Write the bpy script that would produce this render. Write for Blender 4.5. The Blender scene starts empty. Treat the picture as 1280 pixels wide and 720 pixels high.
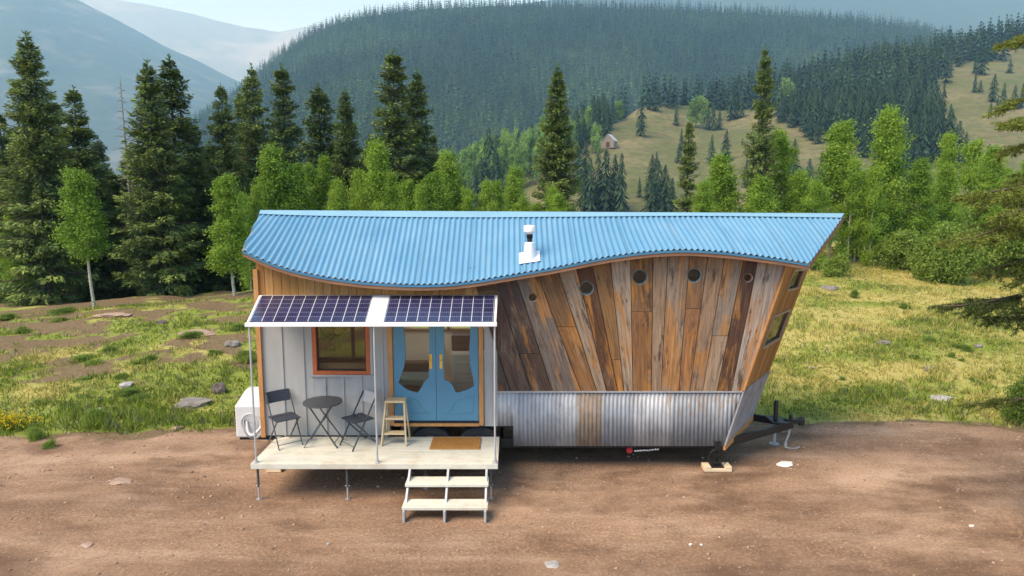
import bpy, bmesh, math, random
import numpy as np
from mathutils import Vector, Matrix, geometry, noise as mnoise

random.seed(7)
rng = np.random.default_rng(11)
S = bpy.context.scene
C = S.collection
PI = math.pi
R = math.radians

# ------------------------------------------------------------------ camera
FPX, TILT, DIST, HCAM = 853.0, R(7.7), 11.0, 4.58


def at(px, py, Y):
    u = (px - 640) / FPX
    v = (360 - py) / FPX
    t = (Y + DIST) / (math.cos(TILT) + v * math.sin(TILT))
    return Vector((u * t, Y, HCAM + (-math.sin(TILT) + v * math.cos(TILT)) * t))


def gnd(px, py, z=0.0):
    v = (360 - py) / FPX
    t = (z - HCAM) / (-math.sin(TILT) + v * math.cos(TILT))
    return Vector(((px - 640) / FPX * t, (math.cos(TILT) + v * math.sin(TILT)) * t - DIST, z))


cam = bpy.data.cameras.new("camera")
cam.sensor_width = 36
cam.lens = 36 * FPX / 1280
cam.clip_start, cam.clip_end = 0.1, 40000
co = bpy.data.objects.new("camera", cam)
C.objects.link(co)
co.location = (0, -DIST, HCAM)
co.rotation_euler = (PI / 2 - TILT, 0, 0)
S.camera = co


# ------------------------------------------------------------------ naming helpers
def tag(o, label=None, cat=None, group=None, kind=None):
    if label:
        o["label"] = label
    if cat:
        o["category"] = cat
    if group:
        o["group"] = group
    if kind:
        o["kind"] = kind
    return o


def empty(name, loc=(0, 0, 0), label=None, cat=None, group=None, rz=0):
    o = bpy.data.objects.new(name, None)
    C.objects.link(o)
    o.location = loc
    o.rotation_euler.z = rz
    o.empty_display_size = 0.2
    return tag(o, label, cat, group)


def copy_tree(o, parent=None):
    c = o.copy()
    C.objects.link(c)
    c.parent = parent
    for ch in list(o.children):
        copy_tree(ch, c)
    return c


# ------------------------------------------------------------------ mesh builders
class MB:
    def __init__(self, origin=(0, 0, 0)):
        self.v, self.f, self.m, self.c, self.uv = [], [], [], [], []
        self.o = Vector(origin)

    def add(self, vs, fs, m=0, col=None, uvs=None):
        b = len(self.v)
        self.v += [tuple(Vector(p) - self.o) for p in vs]
        for i, f in enumerate(fs):
            self.f.append([b + k for k in f])
            self.m.append(m)
            self.c.append(col)
            self.uv.append(uvs[i] if uvs else None)
        return self

    def box(self, x0, x1, y0, y1, z0, z1, m=0, col=None):
        vs = [(x, y, z) for z in (z0, z1) for y in (y0, y1) for x in (x0, x1)]
        fs = [(0, 2, 3, 1), (4, 5, 7, 6), (0, 1, 5, 4), (2, 6, 7, 3), (0, 4, 6, 2), (1, 3, 7, 5)]
        return self.add(vs, fs, m, col)

    def hexa(self, p, m=0, col=None, uvs=None):
        # p: 8 points, 0-3 one face loop, 4-7 the opposite loop
        fs = [(3, 2, 1, 0), (4, 5, 6, 7), (0, 1, 5, 4), (1, 2, 6, 5), (2, 3, 7, 6), (3, 0, 4, 7)]
        return self.add(p, fs, m, col, uvs)

    def bar(self, p, q, w, h=None, up=(0, 0, 1), m=0, col=None):
        h = w if h is None else h
        p, q = Vector(p), Vector(q)
        d = (q - p).normalized()
        u = Vector(up)
        if abs(d.dot(u)) > 0.98:
            u = Vector((0, 1, 0))
        s = d.cross(u).normalized()
        u = s.cross(d).normalized()
        s, u = s * w / 2, u * h / 2
        return self.hexa([p - s - u, p + s - u, p + s + u, p - s + u, q - s - u, q + s - u, q + s + u, q - s + u], m, col)

    def tube(self, pts, r, n=8, m=0, closed=False, col=None):
        pts = [Vector(p) for p in pts]
        k = len(pts)
        rs = r if isinstance(r, (list, tuple)) else [r] * k
        vs = []
        prev = None
        for i, p in enumerate(pts):
            if closed:
                d = pts[(i + 1) % k] - pts[i - 1]
            else:
                d = pts[min(i + 1, k - 1)] - pts[max(i - 1, 0)]
            d.normalize()
            u = prev if prev is not None else (Vector((0, 0, 1)) if abs(d.z) < 0.9 else Vector((0, 1, 0)))
            s = d.cross(u).normalized()
            u = s.cross(d).normalized()
            prev = u
            for j in range(n):
                a = 2 * PI * j / n
                vs.append(p + (s * math.cos(a) + u * math.sin(a)) * rs[i])
        fs = []
        for i in range(k if closed else k - 1):
            i2 = (i + 1) % k
            for j in range(n):
                j2 = (j + 1) % n
                fs.append((i * n + j, i * n + j2, i2 * n + j2, i2 * n + j))
        if not closed:
            fs.append(tuple(range(n - 1, -1, -1)))
            fs.append(tuple((k - 1) * n + j for j in range(n)))
        return self.add(vs, fs, m, col)

    def lathe(self, prof, c=(0, 0, 0), n=24, axis="z", m=0, col=None):
        vs = []
        for r, z in prof:
            for j in range(n):
                a = 2 * PI * j / n
                x, y = r * math.cos(a), r * math.sin(a)
                p = (x, y, z) if axis == "z" else (x, z, y)
                vs.append((p[0] + c[0], p[1] + c[1], p[2] + c[2]))
        fs = []
        for i in range(len(prof) - 1):
            for j in range(n):
                j2 = (j + 1) % n
                q = (i * n + j, i * n + j2, (i + 1) * n + j2, (i + 1) * n + j)
                fs.append(q if axis == "z" else q[::-1])
        return self.add(vs, fs, m, col)

    def prism(self, outer, y0, y1, holes=(), fn=None, m=0, col=None):
        # outline in (x, z), extruded from y0 (front) to y1
        fn = fn or (lambda x, z, y: (x, y, z))
        loops = [outer] + list(holes)
        flat = [p for lp in loops for p in lp]
        n = len(flat)
        tris = geometry.tessellate_polygon([[Vector((p[0], p[1], 0)) for p in lp] for lp in loops])
        vs = [fn(p[0], p[1], y0) for p in flat] + [fn(p[0], p[1], y1) for p in flat]
        fs = []
        for t in tris:
            fs.append(tuple(t))
            fs.append(tuple(n + i for i in reversed(t)))
        b = 0
        for lp in loops:
            k = len(lp)
            for i in range(k):
                j = (i + 1) % k
                fs.append((b + i, b + j, n + b + j, n + b + i))
            b += k
        return self.add(vs, fs, m, col)

    def build(self, name, mats, parent=None, bevel=0, smooth=False, label=None, recalc=True, seg=2):
        me = bpy.data.meshes.new(name)
        me.from_pydata(self.v, [], self.f)
        for mt in mats if isinstance(mats, (list, tuple)) else [mats]:
            me.materials.append(mt)
        me.polygons.foreach_set("material_index", self.m)
        if any(c is not None for c in self.c):
            a = me.color_attributes.new("Col", "FLOAT_COLOR", "CORNER")
            buf = []
            for p, c in zip(me.polygons, self.c):
                c = c or (1, 1, 1)
                buf += [c[0], c[1], c[2], 1.0] * p.loop_total
            a.data.foreach_set("color", buf)
        if any(u is not None for u in self.uv):
            ul = me.uv_layers.new(name="UVMap")
            buf = []
            for p, u in zip(me.polygons, self.uv):
                for k in range(p.loop_total):
                    buf += list(u[k]) if u else [0, 0]
            ul.data.foreach_set("uv", buf)
        if recalc:
            bm = bmesh.new()
            bm.from_mesh(me)
            bmesh.ops.recalc_face_normals(bm, faces=bm.faces)
            bm.to_mesh(me)
            bm.free()
        if smooth:
            me.polygons.foreach_set("use_smooth", [True] * len(me.polygons))
            me.set_sharp_from_angle(angle=R(40))
        me.update()
        o = bpy.data.objects.new(name, me)
        C.objects.link(o)
        if parent:
            o.parent = parent
        else:
            o.location = self.o
        if bevel:
            b = o.modifiers.new("bevel", "BEVEL")
            b.width, b.segments, b.limit_method, b.angle_limit = bevel, seg, "ANGLE", R(35)
        if label:
            o["label"] = label
        return o


def np_mesh(name, V, F, mats, col=None, mi=None, smooth=False):
    me = bpy.data.meshes.new(name)
    V = np.asarray(V, np.float32)
    F = np.asarray(F, np.int32)
    M, k = F.shape
    me.vertices.add(len(V))
    me.vertices.foreach_set("co", V.ravel())
    me.loops.add(M * k)
    me.loops.foreach_set("vertex_index", F.ravel())
    me.polygons.add(M)
    me.polygons.foreach_set("loop_start", np.arange(0, M * k, k, dtype=np.int32))
    for mt in mats if isinstance(mats, (list, tuple)) else [mats]:
        me.materials.append(mt)
    if mi is not None:
        me.polygons.foreach_set("material_index", np.asarray(mi, np.int32))
    if smooth:
        me.polygons.foreach_set("use_smooth", np.ones(M, bool))
    me.update(calc_edges=True)
    if col is not None:
        a = me.attributes.new("Col", "FLOAT_COLOR", "FACE")
        c4 = np.ones((M, 4), np.float32)
        c4[:, :3] = col
        a.data.foreach_set("color", c4.ravel())
    me.validate()
    return me


def link(name, me, parent=None, loc=(0, 0, 0)):
    o = bpy.data.objects.new(name, me)
    C.objects.link(o)
    o.location = loc
    if parent:
        o.parent = parent
    return o


# ------------------------------------------------------------------ materials
class NT:
    def __init__(self, name):
        self.mat = bpy.data.materials.new(name)
        self.mat.use_nodes = True
        self.t = self.mat.node_tree
        self.b = self.t.nodes["Principled BSDF"]
        self.out = self.t.nodes["Material Output"]

    def n(self, typ, **kw):
        nd = self.t.nodes.new(typ)
        for k, v in kw.items():
            if k in nd.inputs.keys() if not k.startswith("_") else False:
                nd.inputs[k].default_value = v
            else:
                setattr(nd, k.lstrip("_"), v)
        return nd

    def l(self, a, b):
        self.t.links.new(a, b)

    def coord(self, kind="Object", scale=(1, 1, 1), rot=(0, 0, 0)):
        tc = self.n("ShaderNodeTexCoord")
        mp = self.n("ShaderNodeMapping")
        mp.inputs["Scale"].default_value = scale
        mp.inputs["Rotation"].default_value = rot
        self.l(tc.outputs[kind], mp.inputs[0])
        return mp.outputs[0]

    def noise(self, vec, scale, detail=4, rough=0.55, dist=0.0):
        nd = self.n("ShaderNodeTexNoise")
        nd.inputs["Scale"].default_value = scale
        nd.inputs["Detail"].default_value = detail
        nd.inputs["Roughness"].default_value = rough
        nd.inputs["Distortion"].default_value = dist
        if vec is not None:
            self.l(vec, nd.inputs["Vector"])
        return nd.outputs["Fac"]

    def ramp(self, fac, stops):
        nd = self.n("ShaderNodeValToRGB")
        cr = nd.color_ramp
        while len(cr.elements) < len(stops):
            cr.elements.new(0.5)
        for e, (p, c) in zip(cr.elements, stops):
            e.position = p
            e.color = (*c, 1) if len(c) == 3 else c
        self.l(fac, nd.inputs[0])
        return nd.outputs[0]

    def rng(self, fac, a, b, c=0.0, d=1.0):
        nd = self.n("ShaderNodeMapRange")
        for i, v in enumerate((a, b, c, d)):
            nd.inputs[i + 1].default_value = v
        self.l(fac, nd.inputs[0])
        return nd.outputs[0]

    def mix(self, fac, a, b, mode="MIX"):
        nd = self.n("ShaderNodeMix", data_type="RGBA", blend_type=mode)
        for sock, v in ((nd.inputs[0], fac), (nd.inputs[6], a), (nd.inputs[7], b)):
            if hasattr(v, "is_linked"):
                self.l(v, sock)
            elif isinstance(v, (int, float)):
                sock.default_value = v
            else:
                sock.default_value = (*v, 1)
        return nd.outputs[2]

    def math(self, op, a, b=None, clamp=False):
        nd = self.n("ShaderNodeMath", operation=op, use_clamp=clamp)
        for sock, v in ((nd.inputs[0], a), (nd.inputs[1], b)):
            if v is None:
                continue
            if hasattr(v, "is_linked"):
                self.l(v, sock)
            else:
                sock.default_value = v
        return nd.outputs[0]

    def attr(self, name="Col"):
        nd = self.n("ShaderNodeAttribute", attribute_name=name)
        return nd.outputs["Color"]

    def rand(self):
        return self.n("ShaderNodeObjectInfo").outputs["Random"]

    def sep(self, vec):
        nd = self.n("ShaderNodeSeparateXYZ")
        self.l(vec, nd.inputs[0])
        return nd.outputs

    def set(self, col=None, rough=None, metal=None, spec=None):
        for key, v in (("Base Color", col), ("Roughness", rough), ("Metallic", metal), ("Specular IOR Level", spec)):
            if v is None:
                continue
            if hasattr(v, "is_linked"):
                self.l(v, self.b.inputs[key])
            elif isinstance(v, (tuple, list)):
                self.b.inputs[key].default_value = (*v, 1)
            else:
                self.b.inputs[key].default_value = v
        return self

    def bump(self, h, strength=0.3, dist=0.01):
        nd = self.n("ShaderNodeBump")
        nd.inputs["Strength"].default_value = strength
        nd.inputs["Distance"].default_value = dist
        self.l(h, nd.inputs["Height"])
        self.l(nd.outputs[0], self.b.inputs["Normal"])
        return self


def sc(c, k):
    return tuple(min(1, x * k) for x in c)


def plain(name, col, rough=0.6, metal=0.0, var=0.12, scale=6.0, bump=0.0, stretch=(1, 1, 1), spec=0.4):
    t = NT(name)
    v = t.coord("Object", stretch)
    f = t.noise(v, scale, 5, 0.6)
    c = t.ramp(f, [(0.25, sc(col, 1 - var)), (0.75, sc(col, 1 + var))])
    t.set(c, t.rng(f, 0.2, 0.8, max(0.05, rough - 0.08), min(1, rough + 0.08)), metal, spec)
    if bump:
        t.bump(t.noise(v, scale * 8, 3), bump, 0.004)
    return t.mat


M = {}
M["white"] = plain("white_paint", (0.78, 0.78, 0.77), 0.45, var=0.04)
M["plastic"] = plain("white_plastic", (0.60, 0.60, 0.58), 0.4, var=0.06, scale=2)
M["black"] = plain("black_steel", (0.012, 0.012, 0.013), 0.45, 0.0, 0.3, 4)
M["charcoal"] = plain("charcoal_paint", (0.062, 0.066, 0.072), 0.5, 0.0, 0.15, 3)
M["slate"] = plain("slate_seat_paint", (0.035, 0.04, 0.058), 0.5, 0.0, 0.15, 3)
M["steel"] = plain("grey_steel", (0.42, 0.43, 0.44), 0.42, 0.4, 0.15, 8)
M["rubber"] = plain("tyre_rubber", (0.018, 0.018, 0.019), 0.85, 0, 0.4, 14)
M["rim"] = plain("wheel_rim", (0.30, 0.31, 0.32), 0.4, 0.5, 0.15, 6)
M["stoolwood"] = plain("pale_stool_wood", (0.50, 0.40, 0.24), 0.65, var=0.2, scale=5, stretch=(1, 1, 6))
M["brass"] = plain("brass", (0.72, 0.44, 0.08), 0.35, 0.6, 0.15, 10)
M["orange"] = plain("rust_orange_frame", (0.42, 0.105, 0.03), 0.55, var=0.18, scale=9)
M["cedartrim"] = plain("cedar_trim", (0.45, 0.22, 0.075), 0.6, var=0.25, scale=4, stretch=(6, 6, 0.8))
M["fascia"] = plain("fascia_wood", (0.25, 0.13, 0.07), 0.7, var=0.3, scale=3, stretch=(0.6, 6, 6))
M["fasciablue"] = plain("blue_drip_edge", (0.055, 0.21, 0.35), 0.4, 0.2, 0.1, 3)
M["cream"] = plain("cream_interior", (0.80, 0.72, 0.58), 0.7, var=0.06, scale=2)
M["intfloor"] = plain("interior_floor", (0.40, 0.28, 0.17), 0.6, var=0.2, scale=3)
M["darkwood"] = plain("dark_cabinet_wood", (0.075, 0.033, 0.018), 0.5, var=0.3, scale=4, stretch=(1, 1, 4))
M["cushion"] = plain("sage_cushion", (0.28, 0.33, 0.24), 0.9, var=0.15, scale=14)
M["sofabrown"] = plain("brown_upholstery", (0.14, 0.075, 0.035), 0.9, var=0.2, scale=10)
M["red"] = plain("red_badge", (0.45, 0.02, 0.025), 0.4, var=0.1)
M["paperwhite"] = plain("scrap_white", (0.72, 0.68, 0.63), 0.8, var=0.1, scale=12)
M["blockwood"] = plain("raw_timber_block", (0.66, 0.52, 0.34), 0.75, var=0.12, scale=6, stretch=(0.6, 4, 4))
M["bluedoor"] = plain("door_blue_paint", (0.085, 0.235, 0.345), 0.42, var=0.07, scale=3)
M["cabinwood"] = plain("weathered_cabin_wood", (0.24, 0.20, 0.16), 0.8, var=0.25, scale=2)
M["cabinroof"] = plain("pale_metal_roof", (0.50, 0.48, 0.47), 0.5, 0.2, 0.1, 1)
M["bark"] = plain("conifer_bark", (0.085, 0.06, 0.042), 0.9, var=0.35, scale=9, bump=0.6, stretch=(1, 1, 0.3))
M["deadwood"] = plain("dead_grey_wood", (0.22, 0.20, 0.18), 0.9, var=0.2, scale=9)


def m_corr_blue():
    t = NT("blue_corrugated_steel")
    v = t.coord("Object", (1, 1, 1))
    f = t.noise(v, 1.3, 5, 0.6)
    g = t.noise(t.coord("Object", (9, 0.8, 0.8)), 1.5, 4, 0.6)
    c = t.ramp(f, [(0.3, (0.100, 0.250, 0.385)), (0.7, (0.130, 0.290, 0.425))])
    c = t.mix(t.rng(g, 0.55, 0.8, 0, 0.25), c, (0.25, 0.42, 0.51))
    X, Y, Z = t.sep(t.coord("Object"))
    wn = t.n("ShaderNodeTexWhiteNoise", noise_dimensions="1D")
    t.l(t.math("FLOOR", t.math("MULTIPLY", t.math("ADD", X, 20.0), 1.19)), wn.inputs["W"])
    c = t.mix(t.rng(wn.outputs["Value"], 0, 1, 0.0, 0.16), c, (0.055, 0.17, 0.28))
    lap = t.math("LESS_THAN", t.math("FRACT", t.math("MULTIPLY", t.math("ADD", X, 20.0), 1.19)), 0.018)
    c = t.mix(t.math("MULTIPLY", lap, 0.55), c, (0.04, 0.11, 0.17))
    d = t.noise(t.coord("Object", (3.5, 0.6, 0.6)), 1.2, 6, 0.7)
    c = t.mix(t.rng(d, 0.52, 0.75, 0, 0.35), c, (0.24, 0.33, 0.38))
    t.set(c, t.rng(f, 0.3, 0.7, 0.38, 0.55), 0.0, 0.4)
    return t.mat


M["roofblue"] = m_corr_blue()
M["ridgeblue"] = plain("blue_ridge_steel", (0.19, 0.35, 0.46), 0.35, 0.0, 0.06, 2)


def m_galv():
    t = NT("galvanised_corrugated")
    tc = t.coord("Object")
    X, Y, Z = t.sep(tc)
    # sheets about 0.65 m wide with their own age
    sheet = t.math("FLOOR", t.math("MULTIPLY", t.math("ADD", X, 10.24), 1.55))
    wn = t.n("ShaderNodeTexWhiteNoise", noise_dimensions="1D")
    t.l(sheet, wn.inputs["W"])
    base = t.ramp(wn.outputs["Value"], [(0.0, (0.185, 0.21, 0.24)), (0.5, (0.27, 0.29, 0.315)), (1.0, (0.40, 0.41, 0.415))])
    streak = t.noise(t.coord("Object", (9, 9, 0.7)), 2.2, 6, 0.65)
    base = t.mix(t.rng(streak, 0.35, 0.75, 0, 0.55), base, (0.44, 0.45, 0.455))
    blot = t.noise(t.coord("Object", (1.6, 1.6, 0.8)), 2.4, 6, 0.72)
    base = t.mix(t.rng(blot, 0.46, 0.66, 0, 0.65), base, (0.15, 0.157, 0.168))
    # one rusty sheet, and rust runs on two others
    band = t.math("MULTIPLY", t.rng(X, 1.07, 1.11), t.rng(X, 1.47, 1.51, 1, 0))
    rn = t.noise(t.coord("Object", (7, 7, 1.2)), 2.0, 6, 0.7)
    rust1 = t.math("MULTIPLY", band, t.rng(rn, 0.30, 0.62, 0.38, 0.9))
    zone = t.math("MULTIPLY", t.rng(X, 2.4, 2.6), t.rng(Z, 0.75, 1.2))
    rust2 = t.math("MULTIPLY", zone, t.rng(rn, 0.48, 0.62, 0, 0.9))
    rust = t.math("MAXIMUM", rust1, rust2)
    rc = t.ramp(t.noise(tc, 9, 5, 0.7), [(0.3, (0.15, 0.095, 0.05)), (0.7, (0.30, 0.20, 0.10))])
    c = t.mix(rust, base, rc)
    t.set(c, t.rng(rust, 0, 1, 0.5, 0.85), t.rng(rust, 0, 1, 0.12, 0.0), 0.4)
    t.bump(blot, 0.12, 0.01)
    return t.mat


M["galv"] = m_galv()


def m_plank(name, grain=1.0, wear=1.0):
    t = NT(name)
    uv = t.coord("UV")
    u, v, _ = t.sep(uv)
    cmb = t.n("ShaderNodeCombineXYZ")
    t.l(t.math("MULTIPLY", u, 38.0), cmb.inputs[0])
    t.l(t.math("MULTIPLY", v, 1.6), cmb.inputs[1])
    gr = t.noise(cmb.outputs[0], 1.0, 7, 0.65, 0.8)
    cmb2 = t.n("ShaderNodeCombineXYZ")
    t.l(t.math("MULTIPLY", u, 4.0), cmb2.inputs[0])
    t.l(t.math("MULTIPLY", v, 0.75), cmb2.inputs[1])
    big = t.noise(cmb2.outputs[0], 0.95, 5, 0.62, 0.6)
    fine = t.noise(uv, 60, 3, 0.6)
    col = t.attr()
    # grey weathered skin over warm orange-brown heartwood, worn off in long patches
    warm = t.mix(0.75, col, (0.47, 0.21, 0.042))
    c = t.mix(t.rng(big, 0.52, 0.60, 0, 0.9 * wear), col, warm)
    c = t.mix(t.rng(t.noise(cmb2.outputs[0], 1.5, 6, 0.7), 0.55, 0.70, 0, 0.55 * wear), c, (0.37, 0.29, 0.21))
    c = t.mix(t.rng(gr, 0.36, 0.62, 0.8 * grain, 0), c, t.mix(1.0, c, (0.38, 0.32, 0.28), "MULTIPLY"))
    # dark stains and knots
    kn = t.n("ShaderNodeTexVoronoi")
    kn.inputs["Scale"].default_value = 1.0
    cmb3 = t.n("ShaderNodeCombineXYZ")
    t.l(t.math("MULTIPLY", u, 7.0), cmb3.inputs[0])
    t.l(t.math("MULTIPLY", v, 2.2), cmb3.inputs[1])
    t.l(cmb3.outputs[0], kn.inputs["Vector"])
    c = t.mix(t.rng(kn.outputs["Distance"], 0.04, 0.11, 0.8 * wear, 0), c, (0.035, 0.02, 0.013))
    c = t.mix(t.rng(t.noise(cmb2.outputs[0], 2.3, 6, 0.7), 0.54, 0.64, 0, 0.85 * wear), c, (0.048, 0.030, 0.022))
    t.set(c, t.rng(fine, 0.3, 0.7, 0.62, 0.85), 0, 0.3)
    t.bump(gr, 0.5, 0.004)
    return t.mat


M["plank"] = m_plank("reclaimed_planks", 1.0, 1.0)
M["cedar"] = m_plank("cedar_boards", 0.55, 0.35)


def m_greywall():
    t = NT("grey_painted_boards")
    f = t.noise(t.coord("Object", (3, 3, 0.5)), 2.0, 5, 0.6)
    g = t.noise(t.coord("Object"), 1.1, 4, 0.6)
    c = t.ramp(f, [(0.3, (0.32, 0.322, 0.31)), (0.7, (0.39, 0.388, 0.37))])
    c = t.mix(t.rng(g, 0.5, 0.75, 0, 0.25), c, (0.27, 0.25, 0.21))
    t.set(c, 0.65, 0, 0.25)
    t.bump(t.noise(t.coord("Object", (20, 20, 1)), 3, 4), 0.15, 0.003)
    return t.mat


M["greywall"] = m_greywall()


def m_deck():
    t = NT("cream_deck_paint")
    f = t.noise(t.coord("Object", (0.8, 5, 5)), 2.0, 6, 0.65)
    g = t.noise(t.coord("Object"), 2.9, 6, 0.7)
    c = t.ramp(f, [(0.3, (0.50, 0.52, 0.43)), (0.7, (0.66, 0.62, 0.52))])
    c = t.mix(t.rng(g, 0.48, 0.68, 0, 0.6), c, (0.42, 0.35, 0.25))
    sc2 = t.noise(t.coord("Object", (1.5, 30, 30)), 2.0, 5, 0.7)
    c = t.mix(t.rng(sc2, 0.55, 0.75, 0, 0.35), c, (0.36, 0.30, 0.22))
    t.set(c, 0.6, 0, 0.35)
    return t.mat


M["deck"] = m_deck()


def m_solar():
    t = NT("solar_cells")
    u, v, _ = t.sep(t.coord("UV"))

    def line(x, k, w):
        fr = t.math("FRACT", t.math("MULTIPLY", x, k))
        return t.math("GREATER_THAN", t.math("ABSOLUTE", t.math("SUBTRACT", fr, 0.5)), 0.5 - w)

    l1 = line(u, 10, 0.036)
    l2 = line(v, 6, 0.03)
    l3 = line(u, 50, 0.05)
    cellu = t.math("FLOOR", t.math("MULTIPLY", u, 10))
    wn = t.n("ShaderNodeTexWhiteNoise", noise_dimensions="2D")
    cmb = t.n("ShaderNodeCombineXYZ")
    t.l(cellu, cmb.inputs[0])
    t.l(t.math("FLOOR", t.math("MULTIPLY", v, 6)), cmb.inputs[1])
    t.l(cmb.outputs[0], wn.inputs["Vector"])
    base = t.ramp(wn.outputs["Value"], [(0, (0.016, 0.018, 0.055)), (1, (0.030, 0.030, 0.085))])
    c = t.mix(t.math("MULTIPLY", l3, 0.12), base, (0.4, 0.42, 0.5))
    c = t.mix(t.math("MULTIPLY", l2, 0.35), c, (0.55, 0.57, 0.62))
    c = t.mix(l1, c, (0.46, 0.47, 0.50))
    t.set(c, 0.22, 0, 0.35)
    return t.mat


M["solar"] = m_solar()


def m_glass(name="window_glass", tint=(0.95, 0.96, 0.94), ior=1.5, rough=0.01):
    t = NT(name)
    tr = t.n("ShaderNodeBsdfTransparent")
    tr.inputs[0].default_value = (*tint, 1)
    gl = t.n("ShaderNodeBsdfGlossy")
    gl.inputs["Roughness"].default_value = rough
    lw = t.n("ShaderNodeLayerWeight")
    f0 = ((ior - 1) / (ior + 1)) ** 2
    fr = t.math("ADD", t.math("MULTIPLY", t.math("POWER", lw.outputs["Facing"], 5.0), 0.9), f0, True)
    mx = t.n("ShaderNodeMixShader")
    t.l(fr, mx.inputs[0])
    t.l(tr.outputs[0], mx.inputs[1])
    t.l(gl.outputs[0], mx.inputs[2])
    t.l(mx.outputs[0], t.out.inputs[0])
    return t.mat


M["glass"] = m_glass()
M["darkglass"] = m_glass("shade_tinted_glass", (0.42, 0.40, 0.34), 1.6)  # tint darkens the view, standing in for a dim room


def m_mat():
    t = NT("coir_mat")
    f = t.noise(t.coord("Object"), 60, 4, 0.7)
    g = t.noise(t.coord("Object"), 6, 4, 0.7)
    c = t.ramp(f, [(0.3, (0.24, 0.115, 0.03)), (0.7, (0.42, 0.22, 0.065))])
    c = t.mix(t.rng(g, 0.45, 0.7, 0, 0.4), c, (0.20, 0.10, 0.035))
    t.set(c, 0.95, 0, 0.1)
    t.bump(f, 0.8, 0.01)
    return t.mat


M["coir"] = m_mat()
M["chairsheen"] = plain("pale_grey_paint", (0.34, 0.345, 0.34), 0.5, var=0.08)  # slate backrest lightened in colour to stand in for reflected light


def m_rock(name, a, b):
    t = NT(name)
    v = t.coord("Object")
    f = t.noise(v, 5, 8, 0.65)
    c = t.ramp(f, [(0.3, a), (0.7, b)])
    t.set(c, 0.9, 0, 0.2)
    t.bump(f, 0.6, 0.03)
    return t.mat


M["rockgrey"] = m_rock("grey_rock", (0.13, 0.115, 0.10), (0.27, 0.25, 0.225))
M["rockpale"] = m_rock("pale_rock", (0.24, 0.22, 0.20), (0.42, 0.40, 0.37))
M["rockdark"] = m_rock("dark_rock", (0.05, 0.042, 0.04), (0.15, 0.125, 0.115))
M["rocktan"] = m_rock("tan_rock", (0.24, 0.165, 0.12), (0.40, 0.29, 0.22))


def m_leaf(name, trans=0.3, rough=0.6, hue=0.5, vary=0.25):
    """foliage: colour per leaf clump from the mesh, shifted a little per tree"""
    t = NT(name)
    col = t.attr()
    hs = t.n("ShaderNodeHueSaturation")
    rd = t.rand()
    t.l(t.rng(rd, 0, 1, hue - 0.007, hue + 0.007), hs.inputs["Hue"])
    t.l(t.rng(rd, 0, 1, 1 + vary, 1 - vary), hs.inputs["Value"])
    hs.inputs["Saturation"].default_value = 1.0
    t.l(col, hs.inputs["Color"])
    t.set(hs.outputs[0], rough, 0, 0.12)
    tl = t.n("ShaderNodeBsdfTranslucent")
    t.l(hs.outputs[0], tl.inputs[0])
    mx = t.n("ShaderNodeMixShader")
    mx.inputs[0].default_value = trans
    t.l(t.b.outputs[0], mx.inputs[1])
    t.l(tl.outputs[0], mx.inputs[2])
    t.l(mx.outputs[0], t.out.inputs[0])
    return t.mat


M["needles"] = m_leaf("conifer_needles", 0.15, 0.65, 0.5, 0.2)
M["leaves"] = m_leaf("aspen_leaves", 0.45, 0.5, 0.5, 0.15)
M["farneedles"] = m_leaf("far_conifer_needles", 0.1, 0.7, 0.5, 0.3)
M["grass"] = m_leaf("grass_blades", 0.35, 0.6, 0.5, 0.0)


def m_aspenbark():
    t = NT("aspen_bark")
    f = t.noise(t.coord("Object", (3, 3, 9)), 2.5, 5, 0.7)
    c = t.ramp(f, [(0.38, (0.07, 0.06, 0.05)), (0.48, (0.40, 0.38, 0.30)), (0.8, (0.52, 0.50, 0.40))])
    t.set(c, 0.8, 0, 0.2)
    return t.mat


M["aspenbark"] = m_aspenbark()

# ------------------------------------------------------------------ value noise for terrain (numpy)
_lat = rng.random((256, 256))


def vnoise(x, y):
    xi, yi = np.floor(x).astype(int), np.floor(y).astype(int)
    fx, fy = x - xi, y - yi
    fx, fy = fx * fx * (3 - 2 * fx), fy * fy * (3 - 2 * fy)
    g = lambda a, b: _lat[a % 256, b % 256]
    return (g(xi, yi) * (1 - fx) + g(xi + 1, yi) * fx) * (1 - fy) + (g(xi, yi + 1) * (1 - fx) + g(xi + 1, yi + 1) * fx) * fy - 0.5


def fbm(x, y, o=4):
    s, a, f = 0, 1.0, 1.0
    for _ in range(o):
        s = s + a * vnoise(x * f + 17.3 * f, y * f + 5.1 * f)
        a *= 0.5
        f *= 2.03
    return s


def sstep(a, b, x):
    t = np.clip((x - a) / (b - a), 0, 1)
    return t * t * (3 - 2 * t)


def row_z(row, d):
    return HCAM + d * np.tan(np.arctan((360 - row) / FPX) - TILT)


def edge_y(x):
    return np.interp(x, [-40, -9, -5, 3, 6, 12, 40], [1.2, 1.45, 1.9, 2.3, 2.25, 1.75, 1.2]) + 0.35 * fbm(x * 0.45, x * 0 + 3.0, 3)


def near_z(x, y):
    e = edge_y(x)
    sl = sstep(e - 0.4, 13.0, y) * np.interp(x, [-32, -18, -9, -3], [-0.1, 0.2, 0.98, 1.05])
    sl = sl - 4.0 * sstep(14.0, 42, y)
    sr = sstep(e - 0.4, 27.0, y) * 1.35 - 5.0 * sstep(36, 75, y)
    w = sstep(-3, 4, x)
    z = sl * (1 - w) + sr * w
    off = sstep(0.2, 3.0, y - e)
    z = z + off * (0.16 + 0.14 * (1 - w)) * fbm(x * 0.33, y * 0.33, 5) + off * 0.07 * vnoise(x * 1.7, y * 1.7)
    z = z + (1 - off) * 0.018 * fbm(x * 0.8, y * 1.3, 3)
    return z - 16 * sstep(42, 150, y)


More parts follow.
